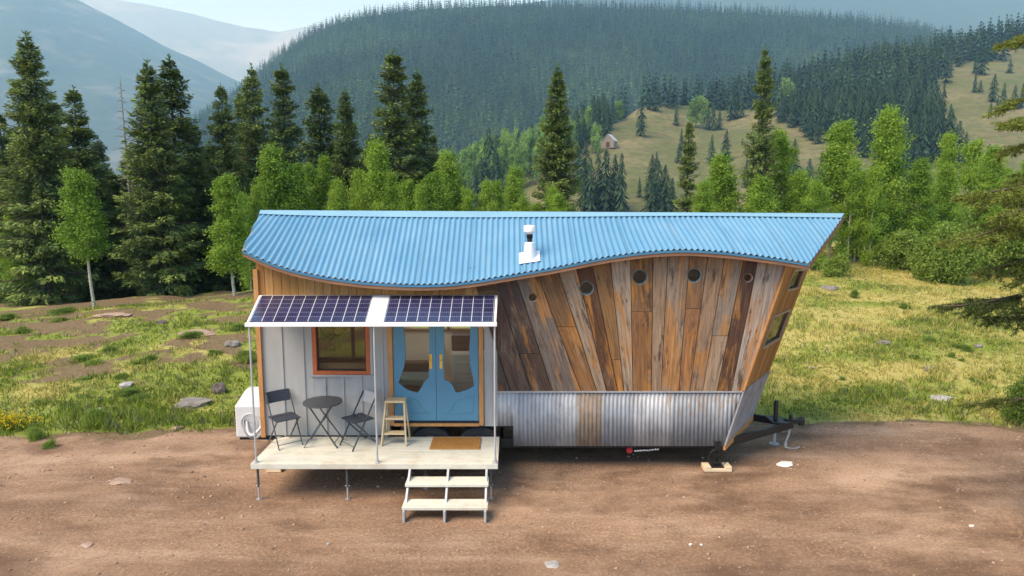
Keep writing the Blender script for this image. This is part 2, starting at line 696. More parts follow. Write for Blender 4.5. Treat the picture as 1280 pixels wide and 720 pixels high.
RU = [300, 400, 480, 540, 600, 650, 700, 750, 800, 850, 900, 950, 1000, 1050, 1100, 1150, 1200, 1260, 1400, 1700]
RROW = [330, 330, 300, 262, 236, 212, 188, 156, 136, 134, 126, 112, 103, 91, 79, 68, 57, 46, 26, 0]
DU = [300, 540, 700, 800, 900, 1100, 1280, 1700]
DD = [260, 270, 310, 380, 440, 500, 540, 560]


def hill_z(x, y):
    d = np.maximum(y + DIST, 1.0)
    u = 640 + FPX * x / d
    d1 = np.interp(u, DU, DD)
    zr = row_z(np.interp(u, RU, RROW), d1)
    s = np.clip((d - 130) / (d1 - 130), 0, 1)
    z = -19 + (zr + 19) * s ** 1.12
    z = z - np.clip(d - d1, 0, 400) * 0.22
    z = z + s * (5.0 * fbm(x * 0.012, y * 0.012, 4))
    return np.where(d < 130, -40, np.maximum(z, -30))


def ground_z(x, y):
    x, y = np.asarray(x, float), np.asarray(y, float)
    return np.maximum(near_z(x, y), hill_z(x, y))


def gz(x, y):
    return float(ground_z(np.array([x]), np.array([y]))[0])


def cast(px, py, dmin=15, dmax=900, fn=None):
    """ground point that stands at this place of the photograph"""
    fn = fn or ground_z
    ds = np.concatenate([np.arange(dmin, 120, 0.25), np.arange(120, dmax, 1.0)])
    ds = ds[ds >= dmin]
    v = (360 - py) / FPX
    t = ds / (math.cos(TILT) + v * math.sin(TILT))
    X, Y = (px - 640) / FPX * t, ds - DIST
    Z = HCAM + (-math.sin(TILT) + v * math.cos(TILT)) * t
    hit = np.nonzero(Z <= fn(X, Y))[0]
    if len(hit) == 0:
        return cast(px, py + 3, dmin, dmax, fn) if py < 420 else None
    i = hit[0]
    return float(X[i]), float(Y[i]), float(fn(X[i:i + 1], Y[i:i + 1])[0]), float(ds[i])


# one sheet of ground, fine near the camera, reaching past the horizon
def axis(lo, hi, step, mid, mstep, far, growth=1.22):
    a = list(np.arange(lo, hi, step))
    s, p = step, hi
    while p < mid:
        a.append(p)
        s = min(s * 1.12, mstep)
        p += s
    while p < far:
        a.append(p)
        s *= growth
        p += s
    a.append(far)
    return a


xp = axis(0, 20, 0.16, 480, 6.0, 11000)
xs = np.array([-v for v in xp[:0:-1]] + xp)
yp = axis(0, 32, 0.16, 620, 5.0, 11000)
yn = axis(0, 9, 0.22, 12, 2, 300)
ys = np.array([-v for v in yn[:0:-1]] + yp)
GX, GY = np.meshgrid(xs, ys)
GZ = ground_z(GX, GY)
nx, ny = len(xs), len(ys)
idx = np.arange(nx * ny).reshape(ny, nx)
GF = np.stack([idx[:-1, :-1], idx[:-1, 1:], idx[1:, 1:], idx[1:, :-1]], -1).reshape(-1, 4)


def grassiness(x, y):
    """how grassy the turf is: bare soil near the crest at the left, full turf at the right"""
    e = edge_y(x)
    base = sstep(0.0, 0.5, y - e + 0.3 * vnoise(x * 2.3, y * 2.3))
    left = 0.53 + 2.0 * fbm(x * 0.8, y * 1.3, 5) - 0.20 * sstep(8, 12.5, y) + 0.5 * (1 - sstep(2.5, 5.5, y)) + 0.12
    left = left - 0.35 * sstep(-12, -16, x) * sstep(3.5, 4.5, y)
    right = 0.92 + 0.7 * fbm(x * 0.5, y * 0.9, 4)
    w = sstep(-3, 4, x)
    return np.clip(base * np.clip(left * (1 - w) + right * w, 0, 1), 0, 1)


def dryness(x, y):
    w = sstep(-3, 4, x)
    return np.clip(0.22 + 0.40 * w + 1.0 * fbm(x * 0.5 + 9, y * 0.8, 4) + 0.2 * w * sstep(10, 24, y), 0, 1)


def m_ground():
    t = NT("ground_soil_and_turf")
    P = t.coord("Object")
    X, Y, Z = t.sep(P)
    # packed reddish dirt, streaked along the track
    n1 = t.noise(t.coord("Object", (0.28, 0.62, 1)), 0.9, 6, 0.62, 0.4)
    n2 = t.noise(P, 1.7, 7, 0.68)
    n3 = t.noise(P, 22, 6, 0.72)
    n4 = t.noise(t.coord("Object", (0.5, 2.6, 1)), 0.9, 5, 0.6)
    c = t.ramp(n1, [(0.30, (0.165, 0.096, 0.056)), (0.50, (0.262, 0.162, 0.098)), (0.70, (0.40, 0.268, 0.175))])
    c = t.mix(t.rng(n4, 0.50, 0.70, 0, 0.45), c, (0.47, 0.335, 0.235))
    c = t.mix(t.rng(n2, 0.50, 0.72, 0, 0.55), c, (0.115, 0.066, 0.039))
    c = t.mix(t.rng(n3, 0.50, 0.74, 0, 0.6), c, (0.50, 0.37, 0.27))
    c = t.mix(t.rng(n3, 0.48, 0.26, 0, 0.75), c, (0.105, 0.063, 0.042))
    # wheel tracks and damp hollows
    tr = t.n("ShaderNodeTexWave", wave_type="BANDS", bands_direction="Y")
    tr.inputs["Scale"].default_value = 0.16
    tr.inputs["Distortion"].default_value = 3.2
    tr.inputs["Detail"].default_value = 3
    tr.inputs["Detail Scale"].default_value = 0.6
    t.l(t.coord("Object", (0.12, 1, 1)), tr.inputs["Vector"])
    c = t.mix(t.math("MULTIPLY", t.rng(tr.outputs["Fac"], 0.66, 0.95), t.rng(n2, 0.35, 0.6, 0.1, 0.4)), c, (0.125, 0.072, 0.043))
    dmp = t.noise(t.coord("Object", (0.55, 1.1, 1)), 0.75, 6, 0.7)
    c = t.mix(t.rng(dmp, 0.50, 0.66, 0, 0.75), c, (0.10, 0.058, 0.035))
    # pebbles
    vo = t.n("ShaderNodeTexVoronoi")
    vo.inputs["Scale"].default_value = 26
    t.l(P, vo.inputs["Vector"])
    peb = t.math("MULTIPLY", t.rng(vo.outputs["Distance"], 0.16, 0.24, 1, 0), t.rng(t.sep(vo.outputs["Color"])[0], 0.80, 0.86))
    c = t.mix(t.math("MULTIPLY", peb, 0.75), c, (0.46, 0.38, 0.32))
    # turf
    ga = t.n("ShaderNodeAttribute", attribute_name="turf")
    gr, dry, far = t.sep(ga.outputs["Color"])
    gn = t.noise(P, 3.2, 7, 0.7)
    gfine = t.noise(t.coord("Object", (1, 0.6, 1)), 16, 5, 0.75)
    green = t.ramp(gfine, [(0.3, (0.105, 0.135, 0.022)), (0.7, (0.26, 0.30, 0.055))])
    straw = t.ramp(gfine, [(0.3, (0.25, 0.215, 0.06)), (0.7, (0.45, 0.39, 0.135))])
    turf = t.mix(t.rng(t.math("ADD", dry, t.math("MULTIPLY", t.math("SUBTRACT", gn, 0.5), 1.4)), 0.3, 0.75), green, straw)
    soil = t.ramp(gfine, [(0.3, (0.070, 0.050, 0.026)), (0.7, (0.215, 0.155, 0.085))])
    turf = t.mix(t.rng(t.math("ADD", gr, t.math("MULTIPLY", t.math("SUBTRACT", gn, 0.5), 0.9)), 0.30, 0.55, 1, 0), turf, soil)
    grn = t.math("ADD", gr, t.math("MULTIPLY", t.math("SUBTRACT", n2, 0.5), 0.25))
    onb = t.n("ShaderNodeAttribute", attribute_name="bank")
    c = t.mix(t.rng(onb.outputs["Fac"], 0.35, 0.65), c, turf)
    # the dry meadow and the wooded floor far below
    m1 = t.noise(P, 0.035, 6, 0.62)
    m2 = t.noise(P, 0.25, 6, 0.7)
    mead = t.ramp(m1, [(0.3, (0.070, 0.092, 0.028)), (0.5, (0.122, 0.125, 0.048)), (0.68, (0.195, 0.165, 0.085))])
    mead = t.mix(t.rng(m2, 0.46, 0.62, 0, 0.8), mead, (0.07, 0.075, 0.027))
    mead = t.mix(t.rng(t.noise(P, 0.09, 5, 0.7), 0.56, 0.66, 0, 0.6), mead, (0.165, 0.105, 0.07))
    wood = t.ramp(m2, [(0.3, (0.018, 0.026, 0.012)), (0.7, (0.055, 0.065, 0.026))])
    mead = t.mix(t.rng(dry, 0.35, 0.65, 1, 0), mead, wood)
    c = t.mix(far, c, mead)
    t.set(c, 0.92, 0, 0.15)
    h = t.math("ADD", t.math("MULTIPLY", n3, 0.7), t.math("MULTIPLY", peb, 0.5))
    t.bump(h, 0.55, 0.03)
    return t.mat


M["ground"] = m_ground()
gme = np_mesh("ground", np.stack([GX, GY, GZ], -1).reshape(-1, 3), GF, M["ground"], smooth=True)


def in_poly(px, py, poly):
    px, py = np.asarray(px, float), np.asarray(py, float)
    r = np.zeros(px.shape, bool)
    k = len(poly)
    for i in range(k):
        x1, y1 = poly[i]
        x2, y2 = poly[(i + 1) % k]
        c = ((y1 > py) != (y2 > py)) & (px < (x2 - x1) * (py - y1) / ((y2 - y1) or 1e-9) + x1)
        r ^= c
    return r


def to_px(x, y, z):
    dy, dz = y + DIST, z - HCAM
    f = dy * math.cos(TILT) - dz * math.sin(TILT)
    v = dy * math.sin(TILT) + dz * math.cos(TILT)
    f = np.maximum(f, 0.1)
    return 640 + FPX * x / f, 360 - FPX * v / f


# ground that carries the wood on the hillside (outlined where its trunks stand)
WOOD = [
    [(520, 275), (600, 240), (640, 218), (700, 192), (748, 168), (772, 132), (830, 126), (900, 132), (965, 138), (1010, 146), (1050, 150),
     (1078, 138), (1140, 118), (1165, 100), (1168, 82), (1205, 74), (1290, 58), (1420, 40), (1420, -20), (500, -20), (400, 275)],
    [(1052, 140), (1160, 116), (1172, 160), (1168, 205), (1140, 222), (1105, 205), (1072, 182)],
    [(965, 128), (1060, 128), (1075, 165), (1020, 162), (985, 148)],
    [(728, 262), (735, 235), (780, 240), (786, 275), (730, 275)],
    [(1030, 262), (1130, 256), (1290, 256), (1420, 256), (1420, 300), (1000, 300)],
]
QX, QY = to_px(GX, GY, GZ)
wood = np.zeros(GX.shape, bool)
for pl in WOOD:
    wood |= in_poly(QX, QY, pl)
far = sstep(40, 60, GY)
turf = np.zeros((ny, nx, 4), np.float32)
turf[..., 0] = grassiness(GX, GY)
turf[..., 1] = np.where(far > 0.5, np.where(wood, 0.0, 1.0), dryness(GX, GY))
turf[..., 2] = far
turf[..., 3] = 1
a = gme.attributes.new("turf", "FLOAT_COLOR", "POINT")
a.data.foreach_set("color", turf.ravel())
bank = sstep(-0.25, 0.35, GY - edge_y(GX) + 0.5 * vnoise(GX * 1.9, GY * 2.6) + 0.25 * vnoise(GX * 5, GY * 5))
a = gme.attributes.new("bank", "FLOAT", "POINT")
a.data.foreach_set("value", bank.astype(np.float32).ravel())
ground = link("ground", gme)
tag(ground, kind="structure", label="reddish dirt pull-off rising into grassy banks")


# ------------------------------------------------------------------ far hills and mountains
def polar_hill(name, us, rows, d0, d1, zb, mat, p=1.1, rough=0.03, du=8, nd=36, back=0.5, sc_=0.002, seedo=0.0):
    U = np.arange(us[0], us[-1] + 1, du, dtype=float)
    D = np.concatenate([np.linspace(d0, d1, nd), d1 * (1 + back * np.linspace(0.04, 1, 10))])
    UU, DDm = np.meshgrid(U, D)

    def fn_ud(u, d):
        zr = row_z(np.interp(u, us, rows), d1)
        s = np.clip((d - d0) / (d1 - d0), 0, 1)
        z = zb + (zr - zb) * s ** p
        x = (u - 640) / FPX * d
        z = z + rough * d1 * 0.25 * fbm(x * sc_ + seedo, d * sc_, 5) * np.minimum(1, s * 3) * (1 - 0.75 * s)
        return z - np.clip((d - d1) / (d1 * back), 0, 1) * (zr - zb)

    X = (UU - 640) / FPX * DDm
    Z = fn_ud(UU, DDm)
    n1, n2 = UU.shape
    ii = np.arange(n1 * n2).reshape(n1, n2)
    F = np.stack([ii[:-1, :-1], ii[:-1, 1:], ii[1:, 1:], ii[1:, :-1]], -1).reshape(-1, 4)
    o = link(name, np_mesh(name, np.stack([X, DDm - DIST, Z], -1).reshape(-1, 3), F, mat, smooth=True))
    tag(o, kind="structure")
    return o, fn_ud


def m_far(name, a, b, rock, s=0.004, amt=0.7, lo=0.55):
    t = NT(name)
    P = t.coord("Object")
    f = t.noise(P, s, 7, 0.65)
    g = t.noise(P, s * 6, 7, 0.7)
    c = t.ramp(g, [(0.3, a), (0.7, b)])
    c = t.mix(t.rng(f, lo, lo + 0.12, 0, amt), c, rock)
    t.set(c, 0.95, 0, 0.05)
    return t.mat


HU = [180, 240, 300, 330, 350, 370, 400, 430, 470, 520, 560, 620, 700, 760, 850, 950, 1050, 1120, 1180, 1300, 1500]
HR = [190, 160, 122, 96, 78, 62, 43, 30, 20, 13, 10, 8, 10, 12, 14, 19, 27, 37, 52, 74, 110]
hill_o, hill_fn = polar_hill("hills", HU, HR, 520, 1350, -35, m_far("wooded_hillside", (0.012, 0.024, 0.011), (0.03, 0.048, 0.019), (0.17, 0.15, 0.11), 0.006, 0.5, 0.64), 0.95, 0.03, sc_=0.004)
mount_o, _ = polar_hill("mountain", [-700, -400, -120, 0, 60, 110, 140, 170, 200, 225, 250, 275, 300, 330, 380, 450, 560],
                        [-60, -70, -50, -60, -38, -6, 10, 26, 43, 58, 70, 83, 97, 112, 140, 175, 210], 1800, 3900, -60,
                        m_far("mountain_slopes", (0.03, 0.05, 0.05), (0.065, 0.085, 0.08), (0.19, 0.19, 0.18), 0.0045, 0.55, 0.53), 0.9, 0.10, 10, 60, sc_=0.0016, seedo=4.0)
peak_o, _ = polar_hill("mountain_range", [-100, 40, 130, 200, 260, 320, 360, 420, 500, 600, 700, 850],
                       [-35, -30, -6, 4, 18, 34, 40, 30, 12, 22, 30, 40], 4500, 7600, -100,
                       m_far("far_bare_slopes", (0.09, 0.10, 0.10), (0.17, 0.17, 0.17), (0.30, 0.28, 0.27), 0.0008, 0.7, 0.5), 0.9, 0.14, 10, 40, sc_=0.0011, seedo=8.0)
ridge_o, _ = polar_hill("mountain_ridge", [560, 700, 850, 1000, 1100, 1180, 1260, 1400, 1700], [16, -2, -12, -16, -14, -16, -10, -20, 10], 1900, 3400, -60,
                        m_far("far_wooded_ridge", (0.018, 0.028, 0.022), (0.04, 0.055, 0.04), (0.14, 0.13, 0.11), 0.002, 0.3, 0.6), 0.95, 0.05, 10, 40, sc_=0.002, seedo=2.0)

# ================================================================== THE HOUSE ON WHEELS
HO = Vector((0, 1.2, 0))
house = empty("tiny_house", HO, "rustic tiny house on wheels with wavy blue corrugated roof and fanned reclaimed plank walls", "tiny house")
W2 = 2.4                       # body depth, ridge over y = 1.2

# eave curve from the photo, in the plane y = -0.3
EPX = [(302.5, 312), (316, 319), (329, 325), (359, 336), (407, 346), (457, 352.5), (512, 355.5), (554, 355), (596, 350.5), (639, 343), (696, 333.5),
       (761, 320), (811, 313.5), (861, 311), (915, 315), (969, 322), (1012, 329)]
EP = [at(x, y, -0.3) for x, y in EPX]
EXs, EZs = np.array([p.x for p in EP]), np.array([p.z for p in EP])
# smooth the polyline
_fx = np.linspace(EXs[0], EXs[-1], 400)
_fz = np.interp(_fx, EXs, EZs)
_k = np.hanning(41)
_k /= _k.sum()
_fz = np.convolve(np.pad(_fz, 20, mode="reflect", reflect_type="odd"), _k, "valid")
RX0, RX1 = at(325.5, 265, 1.2).x, at(1055, 269, 1.2).x
RZ0, RZ1 = at(325.5, 265, 1.2).z, at(1055, 269, 1.2).z
EX0, EX1 = float(_fx[0]), float(_fx[-1])
YE = -0.3


def roof_pt(s, t):
    """s along the house, t 0 at the front eave, 1 at the ridge, 2 at the rear eave"""
    s = np.asarray(s, float)
    ex = EX0 + (EX1 - EX0) * s
    ez = np.interp(ex, _fx, _fz)
    rx = RX0 + (RX1 - RX0) * s
    rz = RZ0 + (RZ1 - RZ0) * s
    k = t if t <= 1 else 2 - t
    return ex + (rx - ex) * k, YE + 1.5 * t + 0 * s, ez + (rz - ez) * k


def roof_z(x, y):
    t = (y - YE) / 1.5
    k = t if t <= 1 else 2 - t
    x0, x1 = EX0 + (RX0 - EX0) * k, EX1 + (RX1 - EX1) * k
    return float(roof_pt((x - x0) / (x1 - x0), t)[2])


ADDED_SKYL = (-3.9, -0.30, 1.40, 2.40)      # unseen rear-slope skylight, added to brighten the rooms
PITCH_, SPC = 0.0935, 8
xr = np.arange(RX0, RX1 + 1e-6, PITCH_ / SPC)
amp = 0.016 * np.cos(2 * PI * np.arange(len(xr)) / SPC)
rows = np.array([0, 0.02, 0.18, 0.3, 0.42, 0.55, 0.7, 0.8, 0.9, 1.0])


def roof_sheet(name, rear):
    tmin = np.clip(np.where(xr < EX0, (EX0 - xr) / (EX0 - RX0), np.where(xr > EX1, (xr - EX1) / (RX1 - EX1), 0)), 0, 1)
    T = tmin[None, :] + (1 - tmin[None, :]) * rows[:, None]
    x0, x1 = EX0 + (RX0 - EX0) * T, EX1 + (RX1 - EX1) * T
    s_ = (xr[None, :] - x0) / (x1 - x0)
    ez = np.interp(EX0 + (EX1 - EX0) * s_, _fx, _fz)
    Z = ez + (RZ0 + (RZ1 - RZ0) * s_ - ez) * T + amp[None, :]
    Y = YE + 1.5 * (2 - T if rear else T)
    P = np.stack([np.broadcast_to(xr, Z.shape), Y, Z], -1)
    k, nS = Z.shape
    ii = np.arange(k * nS).reshape(k, nS)
    F = np.stack([ii[:-1, :-1], ii[:-1, 1:], ii[1:, 1:], ii[1:, :-1]], -1).reshape(-1, 4)
    if rear:
        F = F[:, ::-1]
        cc = P.reshape(-1, 3)[F].mean(1)
        F = F[~((cc[:, 0] > ADDED_SKYL[0]) & (cc[:, 0] < ADDED_SKYL[1]) & (cc[:, 1] > ADDED_SKYL[2]) & (cc[:, 1] < ADDED_SKYL[3]))]
    o = link(name, np_mesh(name, P.reshape(-1, 3) - np.array(HO), F, M["roofblue"], smooth=True), house)
    sm = o.modifiers.new("thickness", "SOLIDIFY")
    sm.thickness, sm.offset = 0.004, -1
    return o


roof_sheet("roof_sheet", False)
roof_sheet("roof_sheet", True)
sk_ = MB(HO)  # frame and pane of the added, unseen skylight
cs_ = [(x, y, roof_z(x, y) + 0.04) for x, y in ((ADDED_SKYL[0] - 0.03, ADDED_SKYL[2] - 0.03), (ADDED_SKYL[1] + 0.03, ADDED_SKYL[2] - 0.03), (ADDED_SKYL[1] + 0.03, ADDED_SKYL[3] + 0.03), (ADDED_SKYL[0] - 0.03, ADDED_SKYL[3] + 0.03))]
for i in range(4):
    sk_.bar(cs_[i], cs_[(i + 1) % 4], 0.07, 0.10)
skl = sk_.build("added_roof_window", M["charcoal"], house)
MB(HO).add(cs_, [(0, 1, 2, 3)]).build("pane", M["glass"], skl)
# ridge cap
cap = MB(HO)
n = 60
A, B_, Cc = [], [], []
for i in range(n):
    s = i / (n - 1)
    for t, lst, up in ((0.915, A, 0.022), (1.0, B_, 0.034), (1.085, Cc, 0.022)):
        x, y, z = roof_pt(s, t)
        lst.append((float(x), float(y), float(z) + up))
cap.add(A + B_ + Cc, [(i, i + 1, n + i + 1, n + i) for i in range(n - 1)] + [(n + i, n + i + 1, 2 * n + i + 1, 2 * n + i) for i in range(n - 1)])
rc_ = cap.build("ridge_cap", M["ridgeblue"], house)
sm = rc_.modifiers.new("thickness", "SOLIDIFY")
sm.thickness = 0.006
# soffit, wooden fascia and blue drip edge along the eaves
for side in (0, 1):
    fs, db, sf = MB(HO), MB(HO), MB(HO)
    n = 80
    P = []
    for i in range(n):
        x, y, z = roof_pt(i / (n - 1), 0.0 if side == 0 else 2.0)
        P.append((float(x), float(y), float(z)))
    sg = 1 if side == 0 else -1
    for i in range(n - 1):
        (xa, ya, za), (xb, yb, zb) = P[i], P[i + 1]
        y0, y1 = ya + sg * 0.022, ya + sg * 0.05
        fs.hexa([(xa, y0, za - 0.105), (xb, y0, zb - 0.105), (xb, y0, zb - 0.022), (xa, y0, za - 0.022),
                 (xa, y1, za - 0.105), (xb, y1, zb - 0.105), (xb, y1, zb - 0.022), (xa, y1, za - 0.022)])
        y0, y1 = ya + sg * 0.006, ya + sg * 0.019
        db.hexa([(xa, y0, za - 0.048), (xb, y0, zb - 0.048), (xb, y0, zb - 0.016), (xa, y0, za - 0.016),
                 (xa, y1, za - 0.048), (xb, y1, zb - 0.048), (xb, y1, zb - 0.016), (xa, y1, za - 0.016)])
    fs.build("fascia", M["fascia"], house)
    db.build("drip_edge", M["fasciablue"], house)
sf = MB(HO)
n = 50
for t0, t1 in ((0.04, 0.5), (0.5, 1.0), (1.0, 1.17), (1.17, 1.79), (1.79, 1.96)):
    for i in range(n - 1):
        xm_ = float(roof_pt((i + 0.5) / (n - 1), t0)[0])
        if t0 == 1.17 and ADDED_SKYL[0] - 0.05 < xm_ < ADDED_SKYL[1] + 0.05:
            continue
        q = [roof_pt(i / (n - 1), t0), roof_pt((i + 1) / (n - 1), t0), roof_pt((i + 1) / (n - 1), t1), roof_pt(i / (n - 1), t1)]
        sf.add([(float(a), float(b), float(c) - 0.035) for a, b, c in q], [(0, 1, 2, 3)])
sf.build("soffit", M["fascia"], house)
# rake boards at both ends
for s in (0.0, 1.0):
    for t0, t1 in ((0.01, 1.0), (1.0, 1.99)):
        p, q = [Vector(tuple(map(float, roof_pt(s, t)))) for t in (t0, t1)]
        d = Vector((0.012 if s == 0 else -0.02, 0, -0.062))
        MB(HO).bar(p + d, q + d, 0.028, 0.085).build("rake_board", M["fascia"], house)

# ---- flue
fx, fy = 0.285, 0.02
fz = roof_z(fx, fy)
fl = MB(HO)
slope = (roof_z(fx, fy + 0.2) - roof_z(fx, fy - 0.2)) / 0.4


def rp(dx, dy, up):
    return (fx + dx, fy + dy, roof_z(fx + dx, fy + dy) + up)


fl.lathe([(0.10, fz - 0.08), (0.10, fz + 0.02), (0.088, fz + 0.16), (0.078, fz + 0.26), (0.04, fz + 0.27)], (fx, fy, 0), 20)
flue = fl.build("flue_pipe", M["white"], house, smooth=True)
b = MB(HO)
b.hexa([rp(-0.17, -0.13, 0.017), rp(0.17, -0.13, 0.017), rp(0.17, 0.13, 0.017), rp(-0.17, 0.13, 0.017),
        rp(-0.17, -0.13, 0.032), rp(0.17, -0.13, 0.032), rp(0.17, 0.13, 0.032), rp(-0.17, 0.13, 0.032)])
b.build("flashing", M["white"], flue, bevel=0.006)
b = MB(HO)
b.lathe([(0.042, fz + 0.2), (0.042, fz + 0.40), (0.05, fz + 0.40), (0.05, fz + 0.33), (0.05, fz + 0.37)], (fx, fy, 0), 16)
b.build("stove_pipe", M["black"], flue, smooth=True)
b = MB(HO)
b.lathe([(0.04, fz + 0.385), (0.05, fz + 0.40), (0.095, fz + 0.44), (0.095, fz + 0.52), (0.085, fz + 0.535), (0.0, fz + 0.545)], (fx, fy, 0), 20)
b.build("rain_cap", M["white"], flue, smooth=True)

# ---- front wall line constants
XL, XD = -4.13, -0.24            # grey section
ZB, ZG, ZT = 0.60, 2.97, 1.36
FB, FT = Vector((3.56, 0, 0.42)), Vector((4.46, 0, 3.55))   # raking front corner


def corner_x(z):
    return FB.x + (FT.x - FB.x) * (z - FB.z) / (FT.z - FB.z)


WIN = (-3.28, -2.34, 1.65, 2.66)
DOOR = (-2.04, -0.46, 0.80, 2.92)
# grey board-and-batten wall round the window and the door
g = MB(HO)
yo, yi = 0.0, 0.06
for x0, x1, z0, z1 in ((XL, WIN[0], ZB, ZG), (WIN[0], WIN[1], ZB, WIN[2]), (WIN[0], WIN[1], WIN[3], ZG), (WIN[1], DOOR[0], ZB, ZG),
                       (DOOR[0], DOOR[1], DOOR[3], ZG), (DOOR[1], XD, DOOR[2] - 0.04, ZG)):
    g.box(x0, x1, yo, yi, z0, z1)
bat = [-3.79, -3.44, -3.10, -2.80, -2.50, -2.14, -0.30]
for x in bat:
    zz = WIN[2] - 0.03 if WIN[0] < x < WIN[1] else ZG - 0.01
    g.box(x - 0.019, x + 0.019, yo - 0.018, yo - 0.0005, (DOOR[2] if x > -1 else ZB), zz)
g.build("board_wall", M["greywall"], house, bevel=0.003)
b = MB(HO)
b.bar((XL - 0.02, -0.024, ZB - 0.02), (XL - 0.02, -0.024, 3.40), 0.075, 0.045, up=(0, 1, 0))
b.build("corner_trim", M["cedartrim"], house, bevel=0.004)

# cedar boards over the awning
cd = MB(HO)
x = XL - 0.02
k = 0
while x < XD - 0.005:
    w = min(0.135, XD - x)
    col = random.choice([(0.40, 0.20, 0.055), (0.45, 0.235, 0.07), (0.36, 0.165, 0.045), (0.48, 0.26, 0.09), (0.40, 0.19, 0.05)])
    z1a, z1b = roof_z(x, 0.0) - 0.04, roof_z(x + w, 0.0) - 0.04
    y0 = -0.006 - random.random() * 0.004
    ux = k * 1.37
    uvf = [[(0, 0)] * 4, [(0, 0)] * 4] + [[(0, 0)] * 4] * 4
    pts = [(x + 0.003, y0, ZG + 0.003), (x + w - 0.003, y0, ZG + 0.003), (x + w - 0.003, y0, z1b), (x + 0.003, y0, z1a),
           (x + 0.003, 0.05, ZG + 0.003), (x + w - 0.003, 0.05, ZG + 0.003), (x + w - 0.003, 0.05, z1b), (x + 0.003, 0.05, z1a)]
    uvf[0] = [(ux, z1a - ZG), (ux + w, z1b - ZG), (ux + w, 0), (ux, 0)]
    cd.hexa(pts, col=col, uvs=uvf)
    x += w
    k += 1
cd.build("cedar_cladding", M["cedar"], house)

# ---- fanned reclaimed planks with portholes
TOP = [512, 536, 560, 586, 613, 640, 667, 695, 719, 740, 763, 788, 816, 834, 861, 883, 904, 928, 946, 987]
BOT = [565, 588, 612, 638, 664, 690, 726, 746, 758, 772, 780, 791, 814, 826, 848, 862, 878, 896, 914, 932]
COLS = [(0.10, 0.065, 0.05), (0.12, 0.09, 0.07), (0.09, 0.065, 0.05), (0.13, 0.085, 0.06), (0.095, 0.06, 0.042), (0.165, 0.135, 0.11),
        (0.25, 0.125, 0.045), (0.31, 0.235, 0.165), (0.115, 0.055, 0.024), (0.33, 0.165, 0.055), (0.38, 0.295, 0.21), (0.26, 0.13, 0.05), (0.31, 0.215, 0.135),
        (0.29, 0.215, 0.15), (0.30, 0.155, 0.07), (0.31, 0.205, 0.125), (0.36, 0.265, 0.175), (0.095, 0.05, 0.03), (0.40, 0.335, 0.27)]
YT, YB = 330, 488.5
PLZ0 = ZT + 0.012
pk = MB(HO)
for i in range(len(TOP) - 1):
    (ax, az), (bx, bz) = [(p.x, p.z) for p in (at(TOP[i], YT, 0), at(TOP[i + 1], YT, 0))]
    (cx, cz), (dx, dz) = [(p.x, p.z) for p in (at(BOT[i], YB, 0), at(BOT[i + 1], YB, 0))]
    # edge lines left: (cx,cz)->(ax,az), right: (dx,dz)->(bx,bz)
    L = lambda z: cx + (ax - cx) * (z - cz) / (az - cz)
    Rr = lambda z: dx + (bx - dx) * (z - dz) / (bz - dz)
    if i == len(TOP) - 2:
        Rr = lambda z: corner_x(z) - 0.012
    jz = {4: 2.0, 6: 2.45, 9: 1.9, 11: 2.7, 14: 2.75, 16: 2.3}.get(i)
    zs = np.linspace(PLZ0, 3.75, 40)
    if jz:
        zs = np.sort(np.append(zs, [jz, jz + 0.007]))
    poly_l, poly_r = [], []
    for z in zs:
        l, r = max(L(z) + 0.006, XD + 0.004), Rr(z) - 0.006
        if r <= l:
            continue
        if z > min(roof_z(l, -0.03), roof_z(r, -0.03)) - 0.05:
            break
        poly_l.append((l, z))
        poly_r.append((r, z))
    if len(poly_l) < 3:
        continue
    zl, zr = roof_z(poly_l[-1][0], -0.03) - 0.045, roof_z(poly_r[-1][0], -0.03) - 0.045
    poly_l.append((max(L(zl) + 0.004, XD + 0.004), zl))
    poly_r.append((Rr(zr) - 0.004, zr))
    y0 = -0.012 - random.random() * 0.012
    ux = i * 2.71
    for a in range(len(poly_l) - 1):
        (l0, z0), (l1, z1), (r0, w0), (r1, w1) = poly_l[a], poly_l[a + 1], poly_r[a], poly_r[a + 1]
        pts = [(l0, y0, z0), (r0, y0, w0), (r1, y0, w1), (l1, y0, z1), (l0, 0.03, z0), (r0, 0.03, w0), (r1, 0.03, w1), (l1, 0.03, z1)]
        if jz and abs(z0 - jz) < 1e-6:
            continue
        cut = jz and abs(z0 - jz - 0.007) < 1e-6
        base = len(pk.v)
        pk.v += [tuple(Vector(p) - HO) for p in pts]
        fcs = [((0, 1, 2, 3), [(ux, z0), (ux + r0 - l0, w0), (ux + r0 - l0, w1), (ux, z1)]), ((7, 6, 5, 4), [(ux, z1), (ux, w1), (ux, w0), (ux, z0)]),
               ((0, 3, 7, 4), [(ux, z0)] * 4), ((1, 5, 6, 2), [(ux, w0)] * 4)]
        if a == 0 or cut:
            fcs.append(((0, 4, 5, 1), [(ux, z0)] * 4))
        if a == len(poly_l) - 2 or (jz and abs(z1 - jz) < 1e-6):
            fcs.append(((3, 2, 6, 7), [(ux, z1)] * 4))
        for f, uv in fcs:
            pk.f.append([base + q for q in f])
            pk.m.append(0)
            up_ = jz and z0 > jz
            pk.c.append(tuple(v * k for v, k in zip(COLS[i], (0.75, 0.82, 0.95))) if up_ else COLS[i])
            pk.uv.append([(q[0] + (0.9 if up_ else 0), q[1] + (3.3 if up_ else 0)) for q in uv])
planks = pk.build("plank_cladding", M["plank"], house)
bm = bmesh.new()
bm.from_mesh(planks.data)
bmesh.ops.remove_doubles(bm, verts=bm.verts, dist=0.0005)
bmesh.ops.recalc_face_normals(bm, faces=bm.faces)
bm.to_mesh(planks.data)
bm.free()
